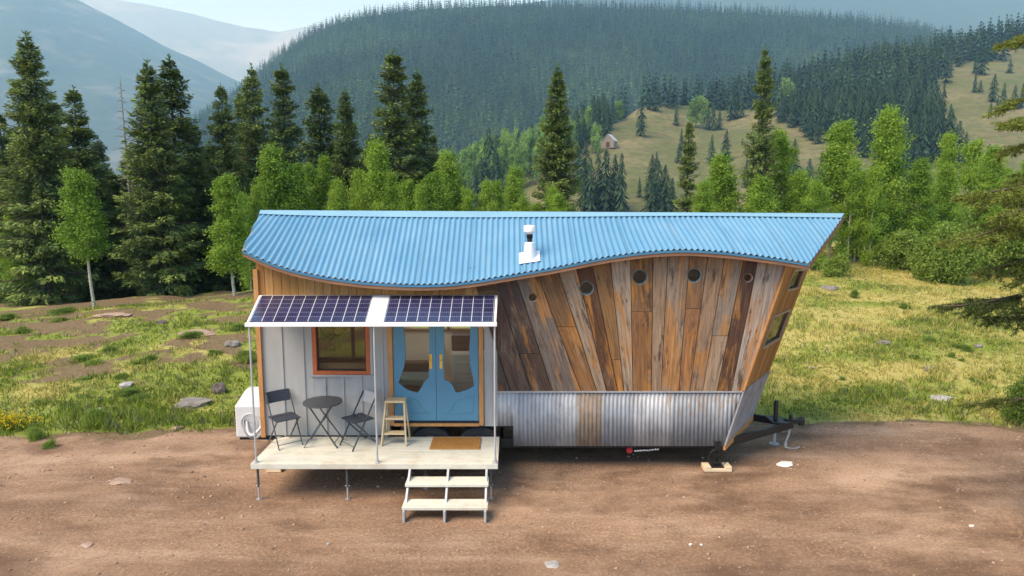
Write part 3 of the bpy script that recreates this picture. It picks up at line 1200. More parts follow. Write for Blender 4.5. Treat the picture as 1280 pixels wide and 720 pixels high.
PORT = [(666, 371.5, 0.075), (733, 360, 0.118), (799.5, 346, 0.125), (867.4, 344, 0.118), (934.5, 347, 0.075)]
ct = MB(HO)
for px, py, r in PORT:
    p = at(px, py, 0)
    ct.lathe([(0, -0.2), (r, -0.2), (r, 0.2), (0, 0.2)], tuple(p), 32, "y")
cutter = ct.build("cutter", M["black"])
bm = bmesh.new()
bm.from_mesh(cutter.data)
bmesh.ops.remove_doubles(bm, verts=bm.verts, dist=0.0001)
bmesh.ops.recalc_face_normals(bm, faces=bm.faces)
bm.to_mesh(cutter.data)
bm.free()
bo = planks.modifiers.new("holes", "BOOLEAN")
bo.operation, bo.object, bo.solver = "DIFFERENCE", cutter, "EXACT"
bo.use_self = True
cutter.location = HO
bpy.context.view_layer.update()
dg = bpy.context.evaluated_depsgraph_get()
nm = bpy.data.meshes.new_from_object(planks.evaluated_get(dg))
planks.modifiers.clear()
planks.data = nm
bpy.data.objects.remove(cutter)
M["portglass"] = m_glass("porthole_glass", (0.55, 0.60, 0.60), 1.6)
M["teal"] = plain("teal_ring", (0.085, 0.17, 0.185), 0.4, 0.2, 0.15, 5)
for px, py, r in PORT:
    p = at(px, py, 0)
    big = r > 0.1
    w = MB(HO)
    w.lathe([(r - 0.014, 0.03), (r - 0.014, -0.002), (r - 0.002, -0.002), (r - 0.002, 0.10), (r - 0.014, 0.10), (r - 0.014, 0.03)], tuple(p), 36, "y")
    ring = w.build("porthole_window", M["teal"] if big else M["fascia"], house, smooth=True)
    w = MB(HO)
    w.lathe([(0, 0.05), (r - 0.02, 0.05), (r - 0.02, 0.058), (0, 0.058)], tuple(p), 36, "y")
    w.build("pane", M["portglass"], ring)
    # the inner lining of the opening
    w = MB(HO)
    w.lathe([(r + 0.03, 0.085), (r + 0.03, 0.42)], tuple(p), 24, "y")

# dark sheathing behind the planks, pierced for the portholes
outl = [(XD + 0.01, PLZ0), (corner_x(PLZ0) - 0.02, PLZ0), (corner_x(3.46) - 0.02, 3.46)]
for x in np.linspace(4.3, XD + 0.01, 24):
    outl.append((float(x), roof_z(float(x), 0.05) - 0.06))
hl = []
for px, py, r in PORT:
    p = at(px, py, 0)
    hl.append([(p.x + (r + 0.002) * math.cos(t), p.z + (r + 0.002) * math.sin(t)) for t in [2 * PI * i / 24 for i in range(24)]])
MB(HO).prism(outl, 0.034, 0.05, holes=hl).build("sheathing", M["black"], house)

# light corner board on the raking corner
b = MB(HO)
b.bar((corner_x(ZT) + 0.0, -0.028, ZT + 0.02), (corner_x(3.52), -0.028, 3.52), 0.032, 0.05, up=(0, 1, 0))
b.build("corner_board", M["cedartrim"], house, bevel=0.004)

# ---- galvanised skirt
XS = 0.03
sk = []
x = XD
st = 0.0085
xsk = np.arange(XD, corner_x(ZT) - 0.004, st)
ysk = -0.012 - 0.009 * np.cos(2 * PI * (xsk - XD) / 0.068)


def skirt_bottom(x):
    zb = np.where(x < XS, 0.77, 0.42)
    return np.where(x > FB.x, FB.z + (x - FB.x) / (FT.x - FB.x) * (FT.z - FB.z), zb)


zb_ = skirt_bottom(xsk)
V = np.concatenate([np.stack([xsk, ysk, np.maximum(zb_, 0.42)], -1), np.stack([xsk, ysk, np.full_like(xsk, ZT - 0.012)], -1)]) - np.array(HO)
m = len(xsk)
F = np.stack([np.arange(m - 1), np.arange(1, m), m + np.arange(1, m), m + np.arange(m - 1)], -1)
o = link("metal_skirt", np_mesh("metal_skirt", V, F, M["galv"], smooth=True), house)
sm = o.modifiers.new("thickness", "SOLIDIFY")
sm.thickness = 0.003
b = MB(HO)
b.bar((XD, -0.022, ZT), (corner_x(ZT), -0.022, ZT), 0.026, 0.022)
b.build("skirt_rail", M["steel"], house)
b = MB(HO)
b.bar((corner_x(0.43), -0.026, 0.43), (corner_x(ZT), -0.026, ZT), 0.02, 0.03, up=(0, 1, 0))
b.build("skirt_corner_strip", M["steel"], house)
# plain rear sheet and side skirt
b = MB(HO)
b.box(XL, FB.x, W2, W2 + 0.02, 0.45, ZT)
b.build("rear_skirt", M["galv"], house)

# ---- prow: two raking walls that meet at the apex
AB, AT = Vector((4.44, 1.2, 0.54)), Vector((5.37, 1.2, 3.45))


def prow(a, z, back=False, out=0.0):
    """a 0 at the front corner, 1 at the apex; z height at the corner line"""
    f = (z - 0.42) / (3.55 - 0.42)
    c = FB.lerp(FT, f)
    q = AB.lerp(AT, f)
    p = c.lerp(q, a)
    nrm = (q - c).cross(FT - FB).normalized()
    p = p + nrm * out
    if back:
        p.y = W2 - p.y
    return p


def prow_top(a, back=False):
    z = 3.4
    for _ in range(25):
        p = prow(a, z)
        z += (roof_z(p.x, p.y) - 0.045 - p.z)
    return z


PW = [(0.34, 0.80, 3.02, 3.37), (0.16, 0.84, 2.05, 2.60)]
for back in (False, True):
    wl = MB(HO)
    nb = 10
    edges_a = [i / nb for i in range(nb + 1)]
    # boards run up the rake; openings left for the two windows
    avals = sorted(set(edges_a + [w for p in PW for w in p[:2]]))
    for i in range(len(avals) - 1):
        a0, a1 = avals[i] + 0.004, avals[i + 1] - 0.004
        mid = (a0 + a1) / 2
        spans = [(ZT + 0.02, None)]
        if not back:
            for w in sorted(PW, key=lambda w: w[2]):
                if w[0] < mid < w[1]:
                    lo = spans.pop()
                    spans += [(lo[0], w[2]), (w[3], None)]
        bi = int(mid * nb)
        random.seed(bi + 40)
        col = random.choice([(0.36, 0.165, 0.04), (0.42, 0.20, 0.05), (0.30, 0.13, 0.035), (0.45, 0.22, 0.065)])
        for z0, z1 in spans:
            za, zb = (prow_top(a0), prow_top(a1)) if z1 is None else (z1, z1)
            o0, o1 = 0.012, -0.03
            pts = [prow(a0, z0, back, o0), prow(a1, z0, back, o0), prow(a1, zb, back, o0), prow(a0, za, back, o0),
                   prow(a0, z0, back, o1), prow(a1, z0, back, o1), prow(a1, zb, back, o1), prow(a0, za, back, o1)]
            ux = bi * 1.9
            uvf = [[(ux, za), (ux + 0.12, zb), (ux + 0.12, z0), (ux, z0)]] + [[(ux, z0)] * 4] * 5
            wl.hexa(pts, col=col, uvs=uvf)
    wl.build("prow_wall", M["cedar"], house)
    # metal skirt of the prow, corrugated, with a timber edge below
    na = 161
    V = []
    for z in (0.45, ZT + 0.01):
        for i in range(na):
            V.append(prow(i / (na - 1), z, back, 0.012 + 0.009 * math.cos(i * 2 * PI / 8)) - HO)
    F = [(i, i + 1, na + i + 1, na + i) for i in range(na - 1)]
    o = link("prow_skirt", np_mesh("prow_skirt", [tuple(v) for v in V], F, M["galv"], smooth=True), house)
    if back:
        continue
    b = MB(HO)
    b.bar(prow(-0.005, 0.40, back, 0.012), prow(0.93 if back else 1.0, 0.40, back, 0.012), 0.045, 0.105)
    b.build("prow_sill", M["cedartrim"], house, bevel=0.004)
random.seed(3)
M["palewood"] = plain("pale_window_trim", (0.34, 0.24, 0.15), 0.6, var=0.1)
for a0, a1, z0, z1 in PW:
    fr = MB(HO)
    q = [prow(a0, z0, False, 0.018), prow(a1, z0, False, 0.018), prow(a1, z1, False, 0.018), prow(a0, z1, False, 0.018)]
    nrm = (q[1] - q[0]).cross(q[3] - q[0]).normalized()
    for i in range(4):
        fr.bar(q[i], q[(i + 1) % 4], 0.035, 0.035, up=nrm)
    f = fr.build("prow_window", M["palewood"], house)
    q = [prow(a0, z0, False, -0.01), prow(a1, z0, False, -0.01), prow(a1, z1, False, -0.01), prow(a0, z1, False, -0.01)]
    MB(HO).add(q, [(0, 1, 2, 3)]).build("pane", M["glass"], f)

# ---- left end wall, rear wall, floor, ceiling (they close the rooms seen through the glass)
b = MB(HO)
zt = lambda y: roof_z(XL, y) - 0.05
b.prism([(0.062, ZB), (W2, ZB), (W2, zt(W2)), (1.2, zt(1.2)), (0.062, zt(0.062))], XL - 0.03, XL + 0.03, holes=[[(0.45, 1.2), (1.95, 1.2), (1.95, 2.7), (0.45, 2.7)]], fn=lambda a, z, y: (y, a, z))
b.build("end_wall", M["cedar"], house)
b = MB(HO)
for p, q in (((XL, 0.45, 1.2), (XL, 1.95, 1.2)), ((XL, 0.45, 2.7), (XL, 1.95, 2.7)), ((XL, 0.45, 1.2), (XL, 0.45, 2.7)), ((XL, 1.95, 1.2), (XL, 1.95, 2.7))):
    b.bar(p, q, 0.06, 0.09, up=(1, 0, 0))
ew = b.build("added_end_window", M["orange"], house)  # unseen window, added to bring daylight into the rooms
MB(HO).box(XL - 0.004, XL + 0.004, 0.45, 1.95, 1.2, 2.7).build("pane", M["glass"], ew)
RW = [(-2.2, -0.33, 1.93, 2.75), (-4.0, -2.35, 1.3, 2.8)]  # second window enlarged to let more daylight into the rooms
b = MB(HO)
cuts = sorted([XL, FT.x] + [v for w in RW for v in w[:2]])
for x0, x1 in zip(cuts[:-1], cuts[1:]):
    n = 6
    for i in range(n):
        xa, xb = x0 + (x1 - x0) * i / n, x0 + (x1 - x0) * (i + 1) / n
        w = next((w for w in RW if w[0] <= (xa + xb) / 2 <= w[1]), None)
        ta, tb = roof_z(xa, W2) - 0.04, roof_z(xb, W2) - 0.04
        for lo, (ha, hb) in ([(0.78, (ta, tb))] if w is None else [(0.78, (w[2], w[2])), (w[3], (ta, tb))]):
            b.hexa([(xa, W2 - 0.08, lo), (xb, W2 - 0.08, lo), (xb, W2 - 0.08, hb), (xa, W2 - 0.08, ha),
                    (xa, W2, lo), (xb, W2, lo), (xb, W2, hb), (xa, W2, ha)])
b.build("rear_wall", M["cream"], house)
for x0, x1, z0, z1 in RW:
    fr = MB(HO)
    y = W2 - 0.04
    for p, q in (((x0, y, z0), (x1, y, z0)), ((x0, y, z1), (x1, y, z1)), ((x0, y, z0), (x0, y, z1)), ((x1, y, z0), (x1, y, z1)), (((x0 + x1) / 2, y, z0), ((x0 + x1) / 2, y, z1))):
        fr.bar(p, q, 0.05, 0.10, up=(0, 1, 0))
    f = fr.build("rear_window", M["fascia"], house)
    MB(HO).box(x0, x1, y - 0.004, y + 0.004, z0, z1).build("pane", M["glass"], f)
b = MB(HO)
b.box(XL, 3.6, 0.07, W2 - 0.09, 0.74, 0.83)
b.build("floor", M["intfloor"], house)
b = MB(HO)
b.box(XL + 0.04, ADDED_SKYL[0] - 0.08, 0.07, W2 - 0.09, 2.96, 3.0)
b.box(ADDED_SKYL[1] + 0.08, 4.2, 0.07, W2 - 0.09, 2.96, 3.0)
b.box(ADDED_SKYL[0] - 0.0799, ADDED_SKYL[1] + 0.0799, 0.07, 1.2, 2.96, 3.0)
b.build("ceiling", M["cream"], house)
b = MB(HO)
b.box(-0.30, -0.24, 0.07, 0.9, 0.83, 2.96)
b.build("partition", M["cream"], house)

# ---- window with rust-orange frame
x0, x1, z0, z1 = WIN
fr = MB(HO)
for a, b_, c, d in ((x0, x0 + 0.065, z0, z1), (x1 - 0.065, x1, z0, z1)):
    fr.box(a, b_, -0.03, 0.05, c, d)
for c, d in ((z0, z0 + 0.065), (z1 - 0.065, z1)):
    fr.box(x0 + 0.0651, x1 - 0.0651, -0.028, 0.05, c, d)
win = fr.build("window", M["orange"], house, bevel=0.004)
sh = MB(HO)
sh.box(x0 + 0.065, x1 - 0.065, 0.015, 0.045, z0 + 0.065, z0 + 0.085)
sh.box(x0 + 0.065, x0 + 0.085, 0.015, 0.045, z0 + 0.085, z1 - 0.065)
sh.box(x1 - 0.085, x1 - 0.065, 0.015, 0.045, z0 + 0.085, z1 - 0.065)
sh.build("sash", M["black"], win)
MB(HO).box(x0 + 0.08, x1 - 0.08, 0.022, 0.028, z0 + 0.08, z1 - 0.066).build("pane", M["darkglass"], win)
b = MB(HO)
b.box(x0 - 0.05, x1 + 0.05, -0.042, -0.0005, z0 - 0.03, z0 - 0.002)
b.box(x0 - 0.05, x0 - 0.003, -0.026, -0.0006, z0, z1)
b.box(x1 + 0.003, x1 + 0.05, -0.026, -0.0006, z0, z1)
b.build("trim", M["greywall"], win, bevel=0.003)

# ---- blue double doors
DX0, DX1, DZ0, DZ1 = -1.955, -0.555, 0.86, 2.86
jb = MB(HO)
jb.box(DX0 - 0.085, DX0 - 0.008, -0.035, 0.058, 0.78, DZ1 + 0.06)
jb.box(DX1 + 0.008, DX1 + 0.085, -0.035, 0.058, 0.78, DZ1 + 0.06)
jb.box(DX0 - 0.0079, DX1 + 0.0079, -0.035, 0.058, DZ1 + 0.008, DZ1 + 0.06)
jb.box(DX0 - 0.0079, DX1 + 0.0079, -0.055, 0.058, 0.775, 0.825)
jb.build("door_frame", M["cedartrim"], house, bevel=0.004)
b = MB(HO)
b.box(DX0 - 0.007, DX1 + 0.007, -0.04, 0.05, 0.826, 0.855)
b.build("threshold", M["black"], house)


def dpx(u, v):
    p = at(470 + u * 0.19441, 400 + v * 0.19441, 0.0)
    return (p.x, p.z)


def bez(pts, n=6):
    """smooth closed outline through points (Catmull-Rom), corners kept where a point is given twice"""
    out = []
    k = len(pts)
    for i in range(k):
        p0, p1, p2, p3 = (Vector(pts[(i + j) % k]) for j in (-1, 0, 1, 2))
        if (p2 - p1).length < 1e-6:
            continue
        for j in range(n):
            t = j / n
            out.append(tuple(0.5 * ((2 * p1) + (p2 - p0) * t + (2 * p0 - 5 * p1 + 4 * p2 - p3) * t * t + (3 * p1 - p0 - 3 * p2 + p3) * t ** 3)))
    return out


topz = 2.72
gl = [dpx(*p) for p in ((343, 60), (342, 200), (340, 372), (340, 372), (310, 400), (285, 445), (265, 468), (265, 468), (225, 458), (185, 438), (143, 402), (143, 402), (165, 345), (183, 285), (189, 215), (186, 130), (178, 50))]
lg = [(gl[0][0], topz), (gl[0][0], topz)] + gl[1:] + [(gl[-1][0] - 0.01, topz), (gl[-1][0] - 0.01, topz)]
grt = [dpx(*p) for p in ((612, 50), (604, 130), (600, 215), (608, 300), (622, 360), (630, 425), (630, 425), (585, 448), (530, 465), (507, 460), (507, 460), (495, 425), (470, 398), (437, 382), (437, 382), (438, 200), (438, 60))]
rg = [(grt[0][0] + 0.01, topz), (grt[0][0] + 0.01, topz)] + grt[1:] + [(grt[-1][0], topz), (grt[-1][0], topz)]
mid = (DX0 + DX1) / 2
lg, rg = bez(lg), bez(rg)
lip = ([dpx(*p) for p in ((190, 505), (225, 503), (258, 512), (285, 548), (312, 580), (345, 600))], [dpx(*p) for p in ((445, 598), (478, 578), (500, 545), (515, 512), (570, 500), (630, 488))])
lip2 = ([dpx(*p) for p in ((190, 590), (250, 596), (345, 600))], [dpx(*p) for p in ((445, 598), (540, 600), (625, 592), (630, 488))])
for x0, x1, hole, lp, lp2, hx in ((DX0, mid - 0.003, lg, lip[0], lip2[0], mid - 0.085), (mid + 0.003, DX1, rg, lip[1], lip2[1], mid + 0.085)):
    d = MB(HO)
    d.prism([(x0, DZ0), (x1, DZ0), (x1, DZ1), (x0, DZ1)], -0.012, 0.034, holes=[hole])
    door = d.build("door", M["bluedoor"], house, bevel=0.005)
    cx = sum(p[0] for p in hole) / len(hole)
    cz = sum(p[1] for p in hole) / len(hole)
    d = MB(HO)
    d.prism([(cx + (p[0] - cx) * 1.03, cz + (p[1] - cz) * 1.02) for p in hole], 0.010, 0.016)
    d.build("pane", M["glass"], door)
    d = MB(HO)
    d.tube([(p[0], -0.012, p[1]) for p in lp], 0.011, 6)
    d.tube([(p[0], -0.012, p[1]) for p in lp2], 0.008, 6)
    d.build("carved_moulding", M["bluedoor"], door, smooth=True)
    hz = dpx(360, 265)[1]
    d = MB(HO)
    d.box(hx - 0.024, hx + 0.024, -0.022, -0.0125, hz - 0.125, hz + 0.125)
    h = d.build("handle_plate", M["brass"], door, bevel=0.006)
    d = MB(HO)
    sg = 1 if hx < mid else -1
    d.tube([(hx, -0.02, hz + 0.02), (hx, -0.062, hz + 0.02), (hx - sg * 0.01, -0.066, hz + 0.02), (hx - sg * 0.035, -0.064, hz + 0.015)], 0.010, 8)
    d.build("lever", M["brass"], h, smooth=True)

# ---- chassis, wheels, hitch
b = MB(HO)
for y in (0.16, W2 - 0.16):
    b.box(XL + 0.1, 3.62, y - 0.04, y + 0.04, 0.34, 0.50)
for x in np.arange(-3.9, 3.7, 0.62):
    b.box(x - 0.025, x + 0.025, 0.2, W2 - 0.2, 0.40, 0.48)
b.box(XL + 0.02, -2.11, 0.04, W2 - 0.02, 0.505, 0.595)
b.box(0.06, 3.58, 0.04, W2 - 0.02, 0.503, 0.738)
b.box(-2.10, 0.05, 0.03, 0.30, 0.745, 0.772)
b.box(-2.10, -2.02, 0.03, W2 - 0.1, 0.50, 0.744)
b.box(0.0, 0.05, 0.03, W2 - 0.1, 0.42, 0.744)
b.build("chassis", M["black"], house)
for X in (-1.36, -0.55):
    for Y in (0.02, W2 - 0.26):
        w = MB(HO)
        c = (X, Y, 0.375)
        w.lathe([(0.21, 0.02), (0.30, 0.0), (0.355, 0.012), (0.375, 0.045), (0.375, 0.19), (0.355, 0.225), (0.30, 0.237), (0.21, 0.22), (0.21, 0.02)], c, 48, "y")
        ty = w.build("tyre", M["rubber"], None, smooth=True)
        wheel = ty
        ty.name = "wheel"
        ty.parent = house
        ty.location = (0, 0, 0)
        w = MB(HO)
        w.lathe([(0.212, 0.02), (0.20, 0.03), (0.19, 0.06), (0.11, 0.05), (0.07, 0.03), (0.0, 0.028)], c, 32, "y")
        w.build("rim", M["rim"], wheel, smooth=True)
        w = MB(HO)
        w.lathe([(0.05, 0.04), (0.05, -0.012), (0.035, -0.02), (0, -0.02)], c, 16, "y")
        w.build("hub", M["steel"], wheel, smooth=True)
    w = MB(HO)
    w.tube([(X, 0.1, 0.375), (X, W2 - 0.1, 0.375)], 0.035, 10)
    w.build("axle", M["black"], house, smooth=True)
# A-frame tongue
tg = MB(HO)
tip = Vector((5.16, 1.2, 0.395))
tg.bar((3.58, 0.20, 0.375), tip + Vector((0.02, -0.04, 0)), 0.065, 0.135)
tg.bar((3.58, 2.20, 0.375), tip + Vector((0.02, 0.04, 0)), 0.065, 0.135)
tg.box(4.76, 5.02, 0.98, 1.42, 0.465, 0.478)
tongue = tg.build("tongue", M["black"], house, bevel=0.006)
b = MB(HO)
b.bar((5.1, 1.2, 0.43), (5.34, 1.2, 0.46), 0.09, 0.08)
b.lathe([(0.0, 0.62), (0.05, 0.605), (0.062, 0.56), (0.062, 0.47), (0.05, 0.455)], (5.36, 1.2, -0.09), 16)
b.bar((5.16, 1.2, 0.465), (5.16, 1.2, 0.57), 0.05, 0.06)
b.build("coupler", M["black"], tongue, bevel=0.004)
b = MB(HO)
b.tube([(4.88, 1.2, 0.40), (4.88, 1.2, 0.80), (4.88, 1.2, 0.84)], [0.042, 0.042, 0.03], 14)
b.build("jack_post", M["black"], tongue, smooth=True)
b = MB(HO)
b.tube([(4.88, 1.2, 0.02), (4.88, 1.2, 0.41)], 0.028, 12)
b.lathe([(0.09, 0.001), (0.09, 0.014), (0.03, 0.022), (0.0, 0.022)], (4.88, 1.2, 0.0), 16)
b.build("jack_foot", M["steel"], tongue, smooth=True)
b = MB(HO)
pts = [(5.12, 1.12, 0.40), (5.10, 1.08, 0.25), (5.02, 1.02, 0.10), (5.0, 0.98, 0.022), (5.08, 0.93, 0.014), (5.2, 0.95, 0.014), (5.28, 1.02, 0.014)]
for i in range(len(pts) - 1):
    p, q = Vector(pts[i]), Vector(pts[i + 1])
    k = max(2, int((q - p).length / 0.04))
    for j in range(k):
        c = p.lerp(q, (j + 0.5) / k)
        d = (q - p).normalized()
        s = d.cross(Vector((0, 0, 1) if (i + j) % 2 else (0, 1, 0.3))).normalized()
        ring = [c + d * 0.026 * math.cos(t) + s * 0.015 * math.sin(t) for t in [2 * PI * q_ / 8 for q_ in range(8)]]
        b.tube(ring, 0.006, 5, closed=True)
b.build("safety_chain", M["steel"], tongue, smooth=True)
# stabiliser jack with its round hoop at the front corner
b = MB(HO)
b.bar((3.34, 0.02, 0.055), (3.52, 0.02, 0.22), 0.03, 0.02, up=(0, 1, 0))
b.bar((3.56, 0.02, 0.055), (3.38, 0.02, 0.22), 0.03, 0.02, up=(0, 1, 0))
b.bar((3.52, 0.02, 0.22), (3.38, 0.02, 0.40), 0.03, 0.02, up=(0, 1, 0))
b.bar((3.38, 0.02, 0.22), (3.52, 0.02, 0.40), 0.03, 0.02, up=(0, 1, 0))
b.box(3.34, 3.56, -0.06, 0.1, 0.052, 0.066)
st_ = b.build("stabiliser_jack", M["black"], house)
b = MB(HO)
b.tube([(3.45 + 0.155 * math.cos(t), -0.05, 0.225 + 0.155 * math.sin(t)) for t in [2 * PI * i / 28 for i in range(28)]], 0.008, 6, closed=True)
b.build("hoop", M["black"], st_, smooth=True)
b = MB(HO)
b.box(3.40, 3.50, -0.03, 0.07, 0.35, 0.5)
b.build("jack_bracket", M["black"], st_)
# round red badge and worn white lettering strip under the skirt
p = at(787, 563, 0.1)
b = MB(HO)
b.lathe([(0.0, -0.012), (0.05, -0.012), (0.055, 0.0), (0.055, 0.02)], (p.x, 0.112, p.z), 20, "y")
b.build("round_badge", M["red"], house, smooth=True)
b = MB(HO)
xx = p.x + 0.085
random.seed(5)
for k in range(11):
    w = random.uniform(0.018, 0.04)
    zz = p.z - 0.012 + k * 0.003
    b.box(xx, xx + w, 0.112, 0.116, zz - 0.016, zz + random.uniform(0.004, 0.014))
    xx += w + 0.008
b.build("worn_lettering", M["paperwhite"], house)
M["undertimber"] = M["black"]

# ---- solar awning: frame, two panels, middle strip, posts
AYF, AZF, AYB, AZB = -1.17, 2.715, -0.045, 2.955
AXL, AXR = -3.885, -0.235
AXLB = -4.10


def aw(u, v, up=0.0):
    """u 0..1 left to right, v 0 front, 1 back"""
    xl = AXL + (AXLB - AXL) * v
    return Vector((xl + (AXR - xl) * u, AYF + (AYB - AYF) * v, AZF + (AZB - AZF) * v + up))


fr = MB(HO)
fr.bar(aw(-0.006, 0) + Vector((0, 0, -0.005)), aw(1.004, 0) + Vector((0, 0, 0.0)), 0.045, 0.06)
fr.bar(aw(0.0, 1) + Vector((0, 0, -0.005)), aw(1.0, 1) + Vector((0, 0, -0.005)), 0.04, 0.06)
for u in (0.004, 0.482, 0.545, 0.996):
    fr.bar(aw(u, 0.03, -0.002), aw(u, 0.97, -0.002), 0.035, 0.055)
fr.bar(aw(0.01, 0.5, -0.035), aw(0.99, 0.5, -0.035), 0.03, 0.03)
awn = fr.build("solar_awning", M["white"], house, bevel=0.004)
for u0, u1 in ((0.012, 0.476), (0.551, 0.988)):
    pn = MB(HO)
    gu, gv = 20, 6
    for a_ in range(gu):
        for c_ in range(gv):
            U_ = [u0 + (u1 - u0) * (a_ + k) / gu for k in (0, 1)]
            V_ = [0.025 + 0.95 * (c_ + k) / gv for k in (0, 1)]
            pn.add([aw(U_[0], V_[0], 0.032), aw(U_[1], V_[0], 0.032), aw(U_[1], V_[1], 0.032), aw(U_[0], V_[1], 0.032)], [(0, 1, 2, 3)],
                   uvs=[[(a_ / gu, c_ / gv), ((a_ + 1) / gu, c_ / gv), ((a_ + 1) / gu, (c_ + 1) / gv), (a_ / gu, (c_ + 1) / gv)]])
    q = [aw(u0, 0.025, 0.031), aw(u1, 0.025, 0.031), aw(u1, 0.975, 0.031), aw(u0, 0.975, 0.031)]
    lo = [p - Vector((0, 0, 0.03)) for p in q]
    pn.hexa(q + lo, uvs=[[(0.55, 0.55)] * 4] * 6)
    pn.build("solar_panel", M["solar"], awn, recalc=False)
pn = MB(HO)
q = [aw(0.479, 0.03, 0.036), aw(0.548, 0.03, 0.036), aw(0.548, 0.97, 0.036), aw(0.479, 0.97, 0.036)]
pn.hexa(q + [p - Vector((0, 0, 0.02)) for p in q])
pn.build("centre_strip", M["white"], awn)
DKZ = 0.59
M["post"] = plain("galvanised_post", (0.46, 0.47, 0.48), 0.4, 0.3, 0.1, 4)
for X in (-3.86, -2.03, -0.255):
    b = MB(HO)
    b.tube([(X, -1.145, DKZ + 0.008), (X, -1.145, 2.69)], 0.0145, 10)
    b.lathe([(0.045, DKZ + 0.001), (0.045, DKZ + 0.008), (0.022, DKZ + 0.012), (0.022, DKZ + 0.05), (0.0, DKZ + 0.05)], (X, -1.145, 0), 14)
    b.build("awning_post", M["post"], awn, smooth=True)

# ================================================================== things round the house
# ---- porch deck
deck = empty("porch_deck", (-2.1, -0.58, 0), "cream painted fold-down porch deck on thin steel legs under the solar awning", "deck")
DO = deck.location.copy()
b = MB(DO)
nb = 9
DYF, DYB = -1.175, -0.022
w = (DYB - DYF) / nb
for i in range(nb):
    y0, y1 = DYF + i * w, DYF + (i + 1) * w - 0.007
    xl = -3.90 - 0.10 * (i + 0.5) / nb * 0
    b.box(-3.905, -0.235, y0, y1, DKZ - 0.035, DKZ - random.random() * 0.0015)
b.build("deck_boards", M["deck"], deck, bevel=0.003)
b = MB(DO)
b.box(-3.91, -0.23, DYF - 0.022, DYF - 0.001, DKZ - 0.085, DKZ - 0.003)
b.box(-3.93, -3.908, DYF - 0.022, DYB, DKZ - 0.085, DKZ - 0.003)
b.box(-0.232, -0.212, DYF - 0.022, DYB, DKZ - 0.085, DKZ - 0.003)
b.build("rim_board", M["deck"], deck, bevel=0.004)
b = MB(DO)
for y in (DYF + 0.06, -0.6, DYB - 0.05):
    b.box(-3.88, -0.26, y - 0.02, y + 0.02, DKZ - 0.11, DKZ - 0.04)
b.build("deck_frame", M["black"], deck)
for X, Y in ((-3.85, -1.13), (-2.50, -1.13), (-1.36, -0.75), (-0.32, -1.10)):
    b = MB(DO)
    b.tube([(X, Y, 0.20), (X, Y, DKZ - 0.09)], 0.019, 10)
    lg_ = b.build("leg", M["charcoal"], deck, smooth=True)
    b = MB(DO)
    b.tube([(X, Y, 0.004), (X, Y, 0.24)], 0.014, 10)
    b.lathe([(0.04, 0.002), (0.04, 0.010), (0.0, 0.012)], (X, Y, 0.0), 12)
    b.tube([(X - 0.035, Y, 0.215), (X + 0.035, Y, 0.215)], 0.008, 6)
    b.build("leg_foot", M["steel"], lg_, smooth=True)

# ---- porch steps
steps = empty("porch_steps", (-0.955, -1.6, 0), "short cream two-tread porch steps on three slim stringers in front of the deck", "steps")
SO = steps.location.copy()
for z, y0, y1 in ((0.40, -1.50, -1.215), (0.20, -1.83, -1.55)):
    b = MB(SO)
    b.box(-1.565, -0.345, y0, y1, z - 0.045, z)
    b.build("tread", M["deck"], steps, bevel=0.006)
for X in (-1.53, -0.955, -0.38):
    b = MB(SO)
    b.bar((X, -1.215, 0.50), (X, -1.86, 0.03), 0.032, 0.07)
    b.box(X - 0.016, X + 0.016, -1.90, -1.84, 0.002, 0.17)
    b.build("stringer", M["post"], steps, bevel=0.004)


# ---- bistro set
def make_chair(label):
    t = empty("bistro_chair", (0, 0, 0), label, "chair", "folding bistro chairs on the porch deck")
    b = MB()
    b.prism([(-0.20, -0.19), (-0.17, -0.205), (0.17, -0.205), (0.20, -0.19), (0.205, 0.16), (0.18, 0.185), (-0.18, 0.185), (-0.205, 0.16)], 0.445, 0.46,
            fn=lambda x, z, y: (x, z, y - 0.02 * max(0, z)))
    b.build("seat", M["slate"], t, bevel=0.004)
    b = MB()
    n = 8
    for i in range(n):
        a0, a1 = -1 + 2 * i / n, -1 + 2 * (i + 1) / n
        f = lambda a, z: (a * 0.195, 0.215 + 0.025 * (1 - a * a) + (z - 0.74) * 0.25, z)
        p = [f(a0, 0.655), f(a1, 0.655), f(a1, 0.835), f(a0, 0.835)]
        q = [(x, y + 0.010, z) for x, y, z in p]
        b.hexa(p + q)
    b.build("backrest", M["slate"], t)
    for s in (-1, 1):
        b = MB()
        b.bar((s * 0.192, -0.235, 0.006), (s * 0.192, 0.225, 0.82), 0.012, 0.024)
        b.build("front_leg", M["charcoal"], t)
        b = MB()
        b.bar((s * 0.178, 0.245, 0.006), (s * 0.178, -0.16, 0.445), 0.012, 0.024)
        b.build("rear_leg", M["charcoal"], t)
    b = MB()
    b.tube([(-0.19, -0.20, 0.07), (0.19, -0.20, 0.07)], 0.006, 8)
    b.tube([(-0.178, 0.21, 0.045), (0.178, 0.21, 0.045)], 0.006, 8)
    b.tube([(-0.192, 0.035, 0.475), (0.192, 0.035, 0.475)], 0.005, 8)
    b.build("stretcher", M["charcoal"], t, smooth=True)
    return t


ch = make_chair("charcoal folding bistro chair at the house corner, beside the white equipment box")
ch.location = (-3.68, -0.36, DKZ)
ch.rotation_euler.z = R(40)
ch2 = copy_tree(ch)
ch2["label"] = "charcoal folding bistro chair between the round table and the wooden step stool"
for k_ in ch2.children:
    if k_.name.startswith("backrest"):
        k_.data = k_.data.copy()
        k_.data.materials[0] = M["chairsheen"]
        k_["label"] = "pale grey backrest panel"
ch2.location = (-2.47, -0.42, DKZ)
ch2.rotation_euler.z = R(-46)

